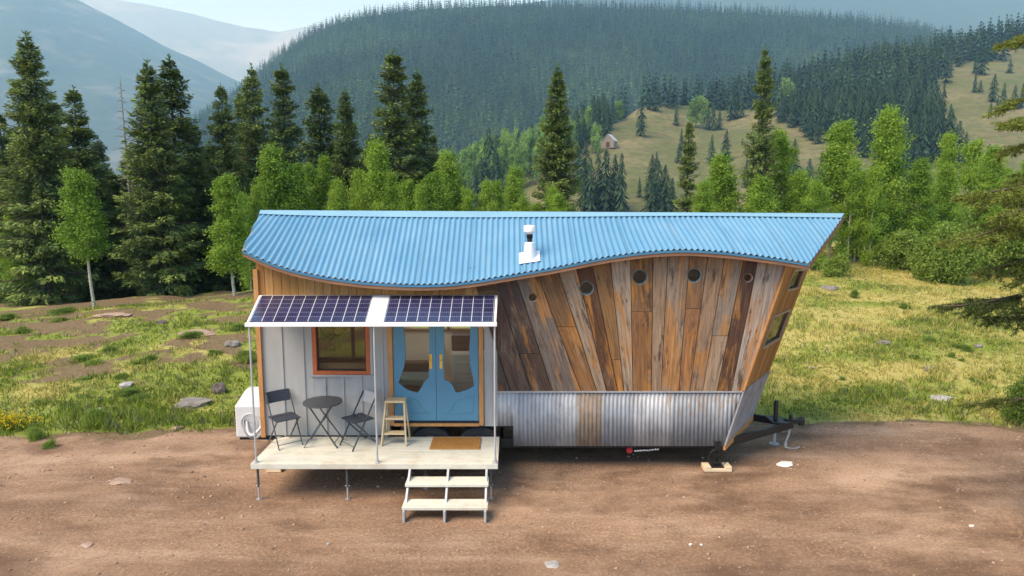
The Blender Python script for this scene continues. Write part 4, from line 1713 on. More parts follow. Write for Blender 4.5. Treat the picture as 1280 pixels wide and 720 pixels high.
tb = empty("bistro_table", (-3.05, -0.36, DKZ), "round charcoal folding table with crossed legs under the orange-framed window", "table")
b = MB()
b.lathe([(0.0, 0.690), (0.295, 0.690), (0.308, 0.688), (0.312, 0.70), (0.308, 0.712), (0.295, 0.714), (0.0, 0.714)], (0, 0, 0), 40)
b.build("table_top", M["charcoal"], tb, smooth=True)
for s, x in ((1, 0.16), (-1, 0.14), (1, -0.14), (-1, -0.16)):
    b = MB()
    b.bar((s * -0.27 * 1.0, x * 1.3, 0.004), (s * 0.18, x, 0.688), 0.026, 0.014)
    b.build("leg", M["charcoal"], tb)
b = MB()
b.tube([(-0.225, -0.18, 0.09), (-0.225, 0.18, 0.09)], 0.007, 8)
b.tube([(0.225, -0.18, 0.09), (0.225, 0.18, 0.09)], 0.007, 8)
b.tube([(0, -0.18, 0.39), (0, 0.18, 0.39)], 0.007, 8)
b.build("stretcher", M["charcoal"], tb, smooth=True)

# ---- wooden step stool
stl = empty("step_stool", (-1.90, -0.21, DKZ), "weathered wooden three-step stool beside the blue double doors", "stool")
b = MB()
b.box(-0.165, 0.165, -0.10, 0.12, 0.665, 0.70)
b.build("top_step", M["stoolwood"], stl, bevel=0.006)
for z, y0, y1 in ((0.43, -0.16, -0.02), (0.20, -0.22, -0.08)):
    b = MB()
    b.box(-0.155 - (0.43 - z) * 0.05, 0.155 + (0.43 - z) * 0.05, y0, y1, z - 0.028, z)
    b.build("step", M["stoolwood"], stl, bevel=0.005)
for s in (-1, 1):
    b = MB()
    b.bar((s * 0.195, -0.25, 0.004), (s * 0.145, -0.06, 0.664), 0.026, 0.055)
    b.build("front_leg", M["stoolwood"], stl, bevel=0.003)
    b = MB()
    b.bar((s * 0.195, 0.16, 0.004), (s * 0.145, 0.08, 0.664), 0.026, 0.045)
    b.build("rear_leg", M["stoolwood"], stl, bevel=0.003)

# ---- doormat
b = MB((-0.91, -0.36, DKZ))
b.box(-1.31, -0.51, -0.62, -0.10, DKZ + 0.001, DKZ + 0.022)
tag(b.build("doormat", M["coir"], bevel=0.006), "rusty orange coir doormat on the deck before the blue doors", "doormat")

# ---- white equipment box hung on the end of the house
eq = empty("equipment_box", (-4.5, 0.75, 0.4), "white sloped-front equipment box with hoses beside the house end", "equipment box")
EO = eq.location.copy()
b = MB(EO)
b.prism([(0.42, 0.43), (0.44, 0.40), (1.12, 0.40), (1.12, 1.13), (0.92, 1.13), (0.42, 0.98)], -4.80, -4.31, fn=lambda a, z, y: (y, a, z))
b.build("casing", M["plastic"], eq, bevel=0.03, seg=4)
b = MB(EO)
b.lathe([(0.155, 0.0), (0.165, -0.012), (0.18, -0.012), (0.185, 0.0)], (-4.53, 0.416, 0.67), 28, "y")
for k in range(5):
    b.lathe([(0.02 + k * 0.028, 0.0), (0.024 + k * 0.028, -0.008), (0.028 + k * 0.028, 0.0)], (-4.53, 0.416, 0.67), 24, "y")
b.build("fan_guard", M["plastic"], eq, smooth=True)
b = MB(EO)
b.box(-4.307, -4.296, 0.5, 1.0, 0.62, 1.02)  # thin blue-grey sheet paints the shade on the casing's house-facing side
b.build("side_shade_panel", plain("blue_grey_side_shade", (0.08, 0.17, 0.24), 0.5), eq)


def hose(pts, r, mat, name):
    out = []
    for i in range(len(pts) - 1):
        p0, p1, p2, p3 = (Vector(pts[max(0, min(len(pts) - 1, i + j))]) for j in (-1, 0, 1, 2))
        for j in range(8):
            t = j / 8
            out.append(0.5 * ((2 * p1) + (p2 - p0) * t + (2 * p0 - 5 * p1 + 4 * p2 - p3) * t * t + (3 * p1 - p0 - 3 * p2 + p3) * t ** 3))
    out.append(Vector(pts[-1]))
    b = MB(EO)
    b.tube(out, r, 10)
    b.build(name, mat, eq, smooth=True)


hose([(-4.24, 0.34, 0.90), (-4.27, 0.28, 0.70), (-4.36, 0.30, 0.58), (-4.46, 0.30, 0.50), (-4.54, 0.33, 0.52), (-4.58, 0.38, 0.62), (-4.60, 0.418, 0.70)], 0.024, M["plastic"], "hose")
hose([(-4.22, 0.30, 0.62), (-4.30, 0.26, 0.52), (-4.40, 0.28, 0.45), (-4.46, 0.36, 0.44), (-4.48, 0.418, 0.47)], 0.02, M["rim"], "hose")
hose([(-4.64, 0.40, 0.74), (-4.62, 0.33, 0.60), (-4.56, 0.30, 0.50), (-4.50, 0.31, 0.44), (-4.40, 0.38, 0.40)], 0.012, M["rim"], "cable")
b = MB(EO)
for y in (0.55, 1.0):
    b.box(-4.78, -4.0, y - 0.03, y + 0.03, 0.335, 0.395)
b.build("bracket", M["black"], eq)

# ---- timber blocks
b = MB((3.45, 0.02, 0))
b.box(3.22, 3.68, -0.10, 0.12, 0.002, 0.05)
blk = empty("timber_block", (3.45, 0.02, 0), "pale timber block on the dirt under the round hoop of the jack", "timber block", "timber blocks under the house")
b.build("base_board", M["blockwood"], blk, bevel=0.004)
for x0, x1 in ((3.22, 3.335), (3.565, 3.68)):
    b = MB((3.45, 0.02, 0))
    b.box(x0, x1, -0.097, 0.117, 0.0505, 0.085)
    b.build("cleat", M["blockwood"], blk, bevel=0.004)
b = MB((-4.0, 0.0, 0))
b.box(-4.10, -3.86, -0.12, 0.10, 0.002, 0.09)
tag(b.build("timber_block", M["blockwood"], bevel=0.005), "small timber offcut on the dirt below the deck corner", "timber block", "timber blocks under the house")
b = MB((-3.97, 0.2, 0.09))
b.bar((-3.97, 0.06, 0.092), (-3.97, 0.06, 0.34), 0.04, 0.04)
tag(b.build("prop_post", M["charcoal"]), "dark prop standing on the timber offcut below the deck corner", "prop")

# ---- rooms seen through the glass
sf = empty("sofa", (-1.72, 1.6, 0.83), "brown sofa with a sage green cushion seen through the blue doors", "sofa")
FO = sf.location.copy()
b = MB(FO)
b.box(-2.20, -1.36, 1.1, 1.95, 0.84, 1.12)
b.build("sofa_base", M["sofabrown"], sf, bevel=0.02)
b = MB(FO)
b.box(-2.18, -1.38, 1.12, 1.70, 1.121, 1.26)
b.build("seat_cushion", M["cushion"], sf, bevel=0.04, seg=3)
b = MB(FO)
b.box(-2.20, -1.36, 1.72, 1.95, 1.121, 1.42)
b.build("backrest", M["sofabrown"], sf, bevel=0.03)
dr = empty("drawer_cabinet", (-0.75, 1.9, 0.83), "cream drawer cabinet seen through the right blue door", "cabinet")
FO = dr.location.copy()
b = MB(FO)
b.box(-1.15, -0.33, 1.66, 2.28, 0.84, 1.60)
b.build("carcass", M["cream"], dr, bevel=0.006)
for i in range(4):
    b = MB(FO)
    z = 0.88 + i * 0.18
    b.box(-1.12, -0.36, 1.64, 1.6595, z, z + 0.165)
    d = b.build("drawer", M["cream"], dr, bevel=0.006)
    b = MB(FO)
    b.tube([(-0.80, 1.632, z + 0.09), (-0.68, 1.632, z + 0.09)], 0.007, 6)
    b.build("handle", M["brass"], d, smooth=True)
cp = empty("cupboard", (-0.72, 2.0, 1.62), "dark wooden cupboard above the cream drawers inside the house", "cupboard")
FO = cp.location.copy()
b = MB(FO)
b.box(-1.17, -0.33, 1.95, 2.29, 1.61, 1.90)
b.build("carcass", M["darkwood"], cp, bevel=0.006)
for i in range(2):
    b = MB(FO)
    b.box(-1.15 + i * 0.41, -0.76 + i * 0.41, 1.93, 1.9495, 1.63, 1.88)
    b.build("cupboard_door", M["darkwood"], cp, bevel=0.008)
b = MB((-1.45, 2.0, 1.5))
b.box(-1.62, -1.34, 2.18, 2.29, 1.47, 1.66)
tag(b.build("wall_shelf_box", M["stoolwood"], bevel=0.006), "small wooden box shelf on the cream wall behind the left door", "shelf")

# ---- rocks and scraps
def rock(px, py, w, h, mat, label, d=None, Y=None, cat="rock", name="rock", seed=0):
    c = cast(px, py, 6, 120)
    r = random.Random(seed + int(px))
    bm = bmesh.new()
    bmesh.ops.create_icosphere(bm, subdivisions=3, radius=1)
    off = Vector((r.random() * 9, r.random() * 9, r.random() * 9))
    for v in bm.verts:
        p = v.co.copy()
        k = 0.85 + 0.45 * mnoise.noise(p * 0.9 + off) + 0.22 * mnoise.noise(p * 2.3 + off) + 0.08 * mnoise.noise(p * 6 + off)
        q = Vector((p.x * k, p.y * k, p.z * k))
        q.z = min(q.z, 0.62 + 0.10 * mnoise.noise(q * 2 + off))
        v.co = Vector((q.x * w / 2, q.y * w * 0.38, q.z * h * 0.62))
    me = bpy.data.meshes.new(name)
    bm.to_mesh(me)
    bm.free()
    me.materials.append(mat)
    o = link(name, me, None, (c[0], c[1], c[2] + h * 0.10))
    o.rotation_euler.z = r.uniform(-0.4, 0.4)
    for p in me.polygons:
        p.use_smooth = True
    me.set_sharp_from_angle(angle=R(28))
    return tag(o, label, cat)


rock(158, 484, 0.36, 0.18, M["rockpale"], "smooth whitish rock alone in the middle of the grassy bank")
rock(245, 510, 0.78, 0.26, M["rockgrey"], "broad flat grey boulder at the foot of the bank near the equipment box")
rock(274, 494, 0.36, 0.42, M["rockdark"], "dark upright boulder behind the broad flat grey boulder")
rock(125, 517, 0.22, 0.11, M["rockpale"], "small pale stone in the green grass below the smooth whitish rock")
rock(222, 538, 0.26, 0.10, M["rocktan"], "small tan stone at the dirt edge below the broad flat grey boulder")
rock(292, 436, 0.5, 0.26, M["rockgrey"], "grey rock on the bank beside the awning's left post")
rock(203, 405, 0.42, 0.16, M["rockdark"], "dark low rock just under the crest of the bare bank")
rock(140, 395, 1.3, 0.14, M["rocktan"], "long flat tan slab on the crest of the bare bank")
rock(246, 418, 1.2, 0.14, M["rocktan"], "long tan slab lying on the bare upper bank near the house")
rock(1036, 362, 0.85, 0.2, M["rockgrey"], "long grey rock by the shrubs just past the prow of the house")
rock(1105, 432, 0.42, 0.18, M["rockgrey"], "grey rock in the middle of the yellow-green slope")
rock(1163, 467, 0.40, 0.17, M["rockgrey"], "grey rock low on the yellow-green slope, above the flat pale one")
rock(1176, 499, 0.52, 0.10, M["rockpale"], "flat pale rock low on the yellow-green slope near the dirt")
rock(1014, 463, 0.2, 0.1, M["rockpale"], "small pale stone on the slope close behind the prow skirt")
rock(1223, 435, 0.3, 0.14, M["rockgrey"], "small grey rock under the dark low spruce branch")
rock(981, 583, 0.34, 0.07, M["paperwhite"], "flat white scrap on the dirt below the trailer hitch", cat="scrap", name="scrap")
rock(150, 606, 0.42, 0.05, M["rocktan"], "flat pale stone set in the dirt track in front of the bank")
rock(110, 690, 0.20, 0.05, M["rocktan"], "lone pale pinkish stone in the foreground dirt")
rock(863, 683, 0.055, 0.04, M["paperwhite"], "tiny white pebble, larger of the pair in the foreground dirt", name="pebble", cat="pebble")
rock(876, 690, 0.045, 0.03, M["paperwhite"], "tiny white pebble, smaller of the pair in the foreground dirt", name="pebble", cat="pebble")
rock(1214, 660, 0.08, 0.04, M["paperwhite"], "single white pebble out on the bare dirt far from the house", name="pebble", cat="pebble")
rock(410, 692, 0.06, 0.05, M["rockpale"], "small pale stone in the foreground dirt in front of the deck", name="pebble", cat="pebble")
rock(690, 714, 0.26, 0.03, M["rockpale"], "whitish flat stone at the near edge of the dirt", seed=3)

# ================================================================== vegetation
def diamonds(c, d, wv, ln, wd):
    """kite shaped leaves: c base points, d directions, wv width directions, ln lengths, wd widths"""
    ln, wd = ln[:, None], wd[:, None]
    tip = c + d * ln
    m = c + d * ln * 0.45
    V = np.stack([c, m - wv * wd / 2, tip, m + wv * wd / 2], 1).reshape(-1, 3)
    F = np.arange(len(V)).reshape(-1, 4)
    return V, F


def unit(a):
    return a / np.maximum(np.linalg.norm(a, axis=-1, keepdims=True), 1e-9)


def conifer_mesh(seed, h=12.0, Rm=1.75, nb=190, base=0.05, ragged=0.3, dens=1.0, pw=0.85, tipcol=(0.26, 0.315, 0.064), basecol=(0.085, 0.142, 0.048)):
    g = np.random.default_rng(seed)
    Cs, Ds, Ws, Ln, Wd, Col = [], [], [], [], [], []
    limbs = MB()
    t = np.sort(g.random(nb))
    for i in range(nb):
        f = t[i] ** 0.92
        z0 = h * (base + (0.985 - base) * f)
        az = i * 2.39996 + g.normal(0, 0.35)
        prof = (1 - f) ** pw * (0.55 + 0.45 * min(1, f / 0.12 + 0.3))
        L = Rm * prof * g.uniform(1 - ragged, 1 + ragged * 0.7) + 0.10
        dr = np.array([math.cos(az), math.sin(az), 0])
        sd = np.array([-math.sin(az), math.cos(az), 0])
        slope = -0.50 + 0.95 * f + g.normal(0, 0.12)
        curl = 0.35 * (1 - f)
        n = int((22 + L * 105) * dens)
        s = g.random(n) ** 0.75
        sx = s * L
        zz = z0 + sx * slope - 0.05 * L + curl * L * s * s
        wid = (0.06 + L * 0.30 * (1 - 0.6 * s)) * (0.5 + 0.5 * np.minimum(1, s * 3))
        lat = g.uniform(-1, 1, n) * wid
        c = dr * sx[:, None] + sd * lat[:, None]
        c[:, 2] = zz - np.abs(lat) * 0.25 - g.random(n) * 0.30 * (1 - f * 0.5)
        d = dr * g.uniform(0.3, 1.1, (n, 1)) + sd * (np.sign(lat) * g.uniform(0.1, 0.9, n))[:, None]
        d[:, 2] += g.uniform(-0.55, 0.25, n) + slope * 0.4
        d = unit(d + g.normal(0, 0.18, (n, 3)))
        w = unit(np.cross(d, np.array([0, 0, 1.0])) + g.normal(0, 0.45, (n, 3)))
        Cs.append(c)
        Ds.append(d)
        Ws.append(w)
        Ln.append(g.uniform(0.16, 0.32, n) * (0.65 + 0.35 * (1 - f)))
        Wd.append(g.uniform(0.05, 0.095, n))
        k = g.uniform(0.65, 1.35)
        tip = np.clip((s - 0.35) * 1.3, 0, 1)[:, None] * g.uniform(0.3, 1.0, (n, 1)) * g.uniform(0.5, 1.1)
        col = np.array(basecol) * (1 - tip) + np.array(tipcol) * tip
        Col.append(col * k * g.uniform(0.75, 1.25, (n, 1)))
        if L > 0.35:
            p = [(0, 0, z0), tuple(dr * L * 0.5 + np.array([0, 0, z0 + L * 0.5 * slope - 0.05 * L + curl * L * 0.25])), tuple(dr * L * 0.92 + np.array([0, 0, z0 + L * 0.92 * slope - 0.05 * L + curl * L * 0.85]))]
            limbs.tube(p, [0.03 * L + 0.008, 0.018 * L + 0.005, 0.004], 4)
    # leader
    n = 30
    c = np.zeros((n, 3))
    c[:, 2] = h * g.uniform(0.93, 1.0, n)
    d = unit(g.normal(0, 0.5, (n, 3)) + np.array([0, 0, 1.0]))
    Cs.append(c)
    Ds.append(d)
    Ws.append(unit(np.cross(d, g.normal(0, 1, (n, 3)))))
    Ln.append(g.uniform(0.15, 0.3, n))
    Wd.append(g.uniform(0.05, 0.09, n))
    Col.append(np.array(basecol) * g.uniform(0.8, 1.8, (n, 1)))
    c, d, w, ln, wd, col = map(np.concatenate, (Cs, Ds, Ws, Ln, Wd, Col))
    V, F = diamonds(c, d, w, ln, wd)
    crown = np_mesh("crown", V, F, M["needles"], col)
    tr = limbs
    tr.tube([(0, 0, -0.5), (0, 0, h * 0.02), (0.03, 0.02, h * 0.4), (0, 0, h * 0.75), (0, 0, h * 0.985)], [0.20 * h / 12, 0.165 * h / 12, 0.11 * h / 12, 0.05 * h / 12, 0.008], 10)
    return crown, tr


def aspen_mesh(seed, h=7.0, Rm=1.2, cf=0.28, nl=11000, leaf=0.098, col0=(0.135, 0.25, 0.030), col1=(0.30, 0.435, 0.062), stems=1, nlimb=26):
    g = np.random.default_rng(seed)
    tr = MB()
    cent, rad = [], []
    for sidx in range(stems):
        ox, oy = (g.normal(0, Rm * 0.25), g.normal(0, Rm * 0.25)) if stems > 1 else (0, 0)
        lean = g.normal(0, 0.03, 2)
        hh = h * (1 if sidx == 0 else g.uniform(0.65, 0.95))
        P = []
        for i in range(9):
            f = i / 8
            P.append(Vector((ox + lean[0] * f * hh + 0.05 * math.sin(f * 5 + seed), oy + lean[1] * f * hh + 0.04 * math.cos(f * 6 + seed), -0.3 + (hh * 0.97 + 0.3) * f)))
        tr.tube(P, [0.075 * hh / 7 * (1 - 0.88 * i / 8) + 0.006 for i in range(9)], 8)
        for i in range(nlimb // stems + 2):
            f = cf + (0.97 - cf) * ((i + g.random()) / (nlimb // stems + 2))
            q = f * 8
            k = min(7, int(q))
            p0 = P[k].lerp(P[k + 1], q - k)
            az = i * 2.4 + g.normal(0, 0.4)
            u = (f - cf) / (1 - cf)
            L = Rm * (0.16 + 0.98 * max(0, 1 - u) ** 0.75 * min(1, 0.55 + u * 2.5)) * g.uniform(0.6, 1.12)
            up = 0.55 + 0.8 * u
            d = Vector((math.cos(az), math.sin(az), up)).normalized()
            p1 = p0 + d * L * 0.55 + Vector((0, 0, -0.03))
            p2 = p0 + d * L + Vector((0, 0, 0.10 * L))
            tr.tube([p0, p1, p2], [0.022 * hh / 7, 0.013 * hh / 7, 0.004], 5)
            for e in (0.45, 0.75, 1.0):
                cent.append(p0.lerp(p2, e) + Vector(g.normal(0, 0.08, 3)))
                rad.append(g.uniform(0.20, 0.36) * (0.7 + 0.3 * Rm) * (1.1 - 0.3 * u))
        for e in (0.9, 0.96, 1.0):
            cent.append(P[8] * 1.0 + Vector((0, 0, (e - 1) * hh * 0.6)))
            rad.append(0.22)
    cent, rad = np.array([tuple(c) for c in cent]), np.array(rad)
    k = g.integers(0, len(cent), nl)
    off = g.normal(0, 0.74, (nl, 3)) * rad[k][:, None]
    c = cent[k] + off * np.array([1, 1, 0.85])
    nrm = unit(g.normal(0, 1, (nl, 3)) + unit(off) * 0.6 + np.array([0, 0, 0.5]))
    d = unit(np.cross(nrm, g.normal(0, 1, (nl, 3))))
    w = np.cross(nrm, d)
    ln = g.uniform(0.7, 1.2, nl) * leaf
    V, F = diamonds(c, d, w, ln, ln * 0.9)
    kc = g.uniform(0, 1, len(cent))[k][:, None] * 0.6 + g.random((nl, 1)) * 0.4
    col = np.array(col0) * (1 - kc) + np.array(col1) * kc
    return np_mesh("crown", V, F, M["leaves"], col), tr


def plant(name, crown, trunk, trunkmat, loc, s, rz, label, cat, group=None, kinds=None):
    o = empty(name, loc, label, cat, group, rz)
    o.scale = s
    tm = trunk if isinstance(trunk, bpy.types.Mesh) else None
    link("trunk", tm, o)
    link("crown", crown, o)
    return o


def trunk_mesh(mb, mat, name="trunk"):
    o = mb.build(name, mat, smooth=True, recalc=False)
    me = o.data
    bpy.data.objects.remove(o)
    return me


CON = []
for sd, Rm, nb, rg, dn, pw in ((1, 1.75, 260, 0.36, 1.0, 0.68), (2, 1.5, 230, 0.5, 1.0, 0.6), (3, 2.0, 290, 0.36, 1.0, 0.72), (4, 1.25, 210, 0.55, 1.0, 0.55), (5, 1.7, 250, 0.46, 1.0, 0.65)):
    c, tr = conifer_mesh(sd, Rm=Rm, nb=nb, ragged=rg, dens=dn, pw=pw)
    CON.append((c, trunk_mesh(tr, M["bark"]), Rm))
ASP = []
for sd, Rm, cf, st, nl in ((11, 1.15, 0.40, 1, 17000), (12, 1.35, 0.16, 1, 26000), (13, 1.5, 0.10, 2, 28000), (14, 1.0, 0.22, 1, 17000)):
    c, tr = aspen_mesh(sd, Rm=Rm, cf=cf, stems=st, nl=nl)
    ASP.append((c, trunk_mesh(tr, M["aspenbark"]), Rm))


def tree_at(kind, px, top, d, hw, var, label, zbase=None, group=None, sx=1.0):
    """d metres in front of the camera, crown top at (px, top), half width hw pixels"""
    Y = d - DIST
    p = at(px, top, Y)
    zb = gz(p.x, Y) if zbase is None else zbase
    h = p.z - zb
    lib, H, nm, cat = (CON, 12.0, "conifer_tree", "conifer") if kind == "c" else (ASP, 7.0, "aspen_tree", "aspen")
    crown, trunk, Rm = lib[var % len(lib)]
    k = h / H
    wd = hw / FPX * d * ((1.12 if d < 40 else 1.6) if kind == "c" else 1.0) / Rm
    o = plant(nm, crown, trunk, None, (p.x, Y, zb), (wd, wd, k), random.Random(int(px * 7 + top)).uniform(0, 6.28), label, cat, group)
    return o


GC, GA = "conifers beyond the grassy bank", "young aspens round the clearing"
for px, top, d, hw, v, lb in (
    (-2, 138, 34, 34, 0, "dark conifer cut by the photo's left edge"),
    (32, 40, 30, 50, 2, "tallest, broadest dark conifer, standing near the left edge of the photo"),
    (64, 122, 37, 30, 1, "conifer half hidden behind the right side of the tallest left conifer"),
    (91, 108, 33, 40, 0, "ragged conifer directly behind the bare-stemmed aspen on the bank crest"),
    (122, 172, 38, 20, 3, "slim dark conifer spire between the ragged conifer and the dead grey snag"),
    (184, 75, 31, 46, 2, "broad front conifer of the tall twin pair left of the house"),
    (211, 71, 33.5, 46, 4, "rear conifer of the tall twin pair, with shaggy right-hand branches"),
    (238, 150, 36, 26, 1, "lower conifer tucked against the right of the tall twin pair"),
    (276, 104, 34, 32, 0, "lone conifer with a full tip between the twin pair and the house's roof corner"),
    (300, 112, 39, 20, 3, "slim conifer behind the roof's left corner, shorter of two close spires"),
    (314, 82, 36, 32, 4, "tall slender conifer with a wispy leader above the roof's left corner"),
    (352, 81, 36, 32, 1, "tall conifer with layered drooping boughs, first to rise behind the roof"),
    (398, 106, 43, 22, 3, "narrow blue-green conifer farther back behind the roof's left third"),
    (431, 110, 35, 30, 2, "brownish-topped conifer behind the roof's left third"),
    (491, 62, 35, 38, 1, "tallest open-branched conifer above the roof, front of a close pair"),
    (521, 88, 37, 34, 4, "conifer leaning close to the tallest open-branched one, on its right"),
    (541, 165, 39, 22, 0, "short conifer at the right foot of the close conifer pair"),
    (697, 80, 33, 32, 2, "solitary dense olive conifer rising behind the flue pipe"),
    (862, 150, 36, 14, 3, "thin sparse conifer before the dry meadow"),
    (957, 58, 33, 23, 4, "tall narrow conifer standing alone before the hillside wood"),
    (1063, 243, 36, 13, 3, "very small dark young conifer past the roof's right tip"),
    (18, 215, 42, 40, 0, "shadowed low conifer behind the trunk of the tallest left conifer"),
    (60, 230, 44, 40, 2, "shadowed low conifer filling the gap left of the bare-stemmed aspen"),
    (140, 222, 43, 38, 4, "shadowed low conifer under the dead grey snag"),
    (165, 250, 41, 36, 0, "low conifer skirt at the left foot of the twin pair"),
    (250, 205, 42, 34, 2, "shadowed low conifer behind the slim crooked-stemmed aspen"),
    (298, 210, 44, 34, 4, "shadowed low conifer directly behind the roof's left corner"),
    (332, 215, 45, 32, 0, "shadowed low conifer behind the first aspens over the roof"),
    (372, 200, 46, 30, 2, "low dark conifer between the layered and the narrow blue-green conifers"),
    (455, 200, 46, 30, 4, "low dark conifer behind the roof, left of the close conifer pair"),
    (108, 186, 41, 30, 2, "mid-height conifer right behind the ragged conifer's right side"),
    (42, 168, 43, 34, 4, "mid-height conifer behind the tallest left conifer's right flank"),
    (160, 196, 43, 30, 0, "mid-height conifer just left of the twin pair, behind the dead snag"),
    (138, 214, 35, 26, 1, "shaggy shorter conifer in front of the dead grey snag's foot"),
    (246, 196, 34.5, 28, 2, "shaggy shorter conifer at the right foot of the twin pair"),
    (6, 190, 33, 30, 3, "shaggy shorter conifer at the left edge below the cut-off one"),
    (66, 200, 34, 28, 4, "shaggy shorter conifer behind the bare-stemmed aspen's left side"),
    (262, 178, 43, 26, 3, "mid-height conifer between the twin pair and the next lone conifer"),
    (338, 168, 45, 24, 1, "mid-height conifer between the wispy-topped and the layered conifers"),
    (415, 178, 46, 24, 4, "mid-height conifer between the blue-green and the brownish-topped conifers"),
    (462, 168, 46, 22, 2, "mid-height conifer filling the gap left of the close pair"),
    (608, 236, 40, 14, 3, "small dark conifer spire low behind the roof's middle"),
):
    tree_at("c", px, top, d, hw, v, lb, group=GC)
for px, top, d, hw, v, lb in (
    (105, 214, 24.6, 30, 0, "aspen with a long bare pale stem on the crest of the left bank"),
    (286, 221, 25.2, 26, 3, "slim aspen with a crooked stem near the house's left end"),
    (343, 186, 31, 34, 1, "bright aspen behind the roof's left end, taller of the first two"),
    (372, 208, 31.5, 24, 3, "smaller aspen squeezed right of the first tall roof aspen"),
    (391, 194, 33, 26, 2, "yellow-green aspen in front of the brownish-topped conifer"),
    (420, 226, 31, 22, 1, "low rounded aspen just over the roof edge beside the brownish-topped conifer"),
    (471, 180, 32, 30, 1, "lit aspen at the left foot of the tallest open-branched conifer"),
    (505, 215, 31, 26, 2, "low aspen crown in front of the close conifer pair"),
    (545, 218, 31, 24, 3, "low aspen at the right foot of the close conifer pair"),
    (563, 192, 33, 28, 1, "aspen standing before the pale far grove behind the roof"),
    (588, 226, 32, 22, 2, "small aspen low over the roof between two dark spires"),
    (644, 210, 46, 24, 1, "pale aspen below the bare brown clearing behind the roof"),
    (697, 234, 30.5, 24, 2, "round aspen low at the foot of the solitary olive conifer"),
    (905, 195, 34, 30, 1, "bright aspen just left of the tall narrow conifer"),
    (978, 160, 34.5, 34, 2, "soft green aspen growing against the right of the tall narrow conifer"),
    (953, 222, 31, 26, 3, "low aspen in front of the tall narrow conifer"),
    (1004, 215, 33, 26, 1, "yellowish low aspen above the roof's right third"),
    (1045, 154, 35, 28, 0, "aspen with bare pale lower stems above the roof's right tip"),
    (1028, 226, 32, 24, 2, "small aspen at the left foot of the bare-stemmed roof-tip aspen"),
    (1117, 138, 35, 33, 1, "largest full aspen, right of the roof's right tip"),
    (1092, 198, 33, 24, 2, "aspen leaning on the left flank of the largest full aspen"),
    (1155, 200, 34, 22, 3, "low aspen on the right flank of the largest full aspen"),
    (1214, 165, 40, 28, 2, "broad aspen half hidden behind the overhanging spruce boughs"),
    (1186, 206, 36, 22, 1, "aspen between the largest full aspen and the overhanging spruce"),
    (1262, 200, 42, 26, 2, "aspen behind the spruce boughs at the right edge"),
):
    tree_at("a", px, top, d, hw, v, lb, group=GA)

for px, top, d, hw, v, lb in (
    (72, 205, 31.5, 24, 1, "green young aspen between the tallest left conifer and the bare-stemmed aspen"),
    (306, 232, 29, 20, 2, "low green aspen touching the roof's left corner"),
    (14, 262, 30, 24, 1, "green young aspen at the left edge under the tallest conifer"),
    (446, 214, 33, 20, 3, "slim green aspen between the brownish-topped conifer and the close pair"),
    (526, 232, 30.5, 18, 1, "small green aspen just over the roof in front of the close conifer pair"),
    (622, 228, 42, 18, 3, "slim pale aspen low over the roof left of the flue pipe"),
    (668, 246, 32, 16, 2, "tiny aspen crown over the roof directly behind the flue pipe"),
    (1076, 214, 34, 22, 1, "aspen between the bare-stemmed one and the largest full aspen"),
    (1240, 185, 38, 26, 1, "pointed aspen directly behind the overhanging spruce boughs"),
    (880, 228, 31, 18, 3, "slim low aspen by the thin sparse conifer"),
):
    tree_at("a", px, top, d, hw, v, lb, group=GA)

# dead snag
p = at(150, 96, 25)
zb = gz(p.x, 25)
sn = empty("dead_tree", (p.x, 25, zb), "bare grey dead snag left of the tall twin conifers", "dead tree")
b = MB()
hh = p.z - zb
b.tube([(0, 0, -0.3), (0.05, 0, hh * 0.5), (0, 0, hh)], [0.12, 0.07, 0.008], 8)
g = random.Random(4)
for i in range(80):
    z = hh * (0.2 + 0.78 * i / 80)
    a = i * 2.4 + g.random()
    L = (1 - z / hh) * 1.6 * g.uniform(0.4, 1.1) + 0.12
    e = Vector((math.cos(a) * L, math.sin(a) * L, z - L * g.uniform(-0.1, 0.45)))
    b.tube([(0, 0, z), tuple(Vector((0, 0, z)).lerp(e, 0.5) + Vector((0, 0, 0.05))), tuple(e)], [0.03, 0.02, 0.007], 4)
b.build("trunk", M["deadwood"], sn, smooth=True)

# ---- shrubs on the right slope and along the bank
SHR = []
for sd in (21, 22, 23):
    c, tr = aspen_mesh(sd, h=2.0, Rm=1.0, cf=0.08, nl=7000, leaf=0.10, col0=(0.115, 0.19, 0.033), col1=(0.26, 0.36, 0.07), stems=5, nlimb=34)
    SHR.append((c, trunk_mesh(tr, M["bark"])))


def shrub(px, py, top, hw, v, label, name="willow_shrub", cat="shrub", group="leafy shrubs along the slope"):
    c = cast(px, py, 10, 90)
    hgt = (py - top) / FPX * c[3] * 1.0
    w = hw / FPX * c[3]
    o = plant(name, SHR[v][0], SHR[v][1], None, (c[0], c[1], c[2] - 0.05), (w / 1.05, w / 1.05, hgt / 1.95), px * 0.37, label, cat, group)
    return o


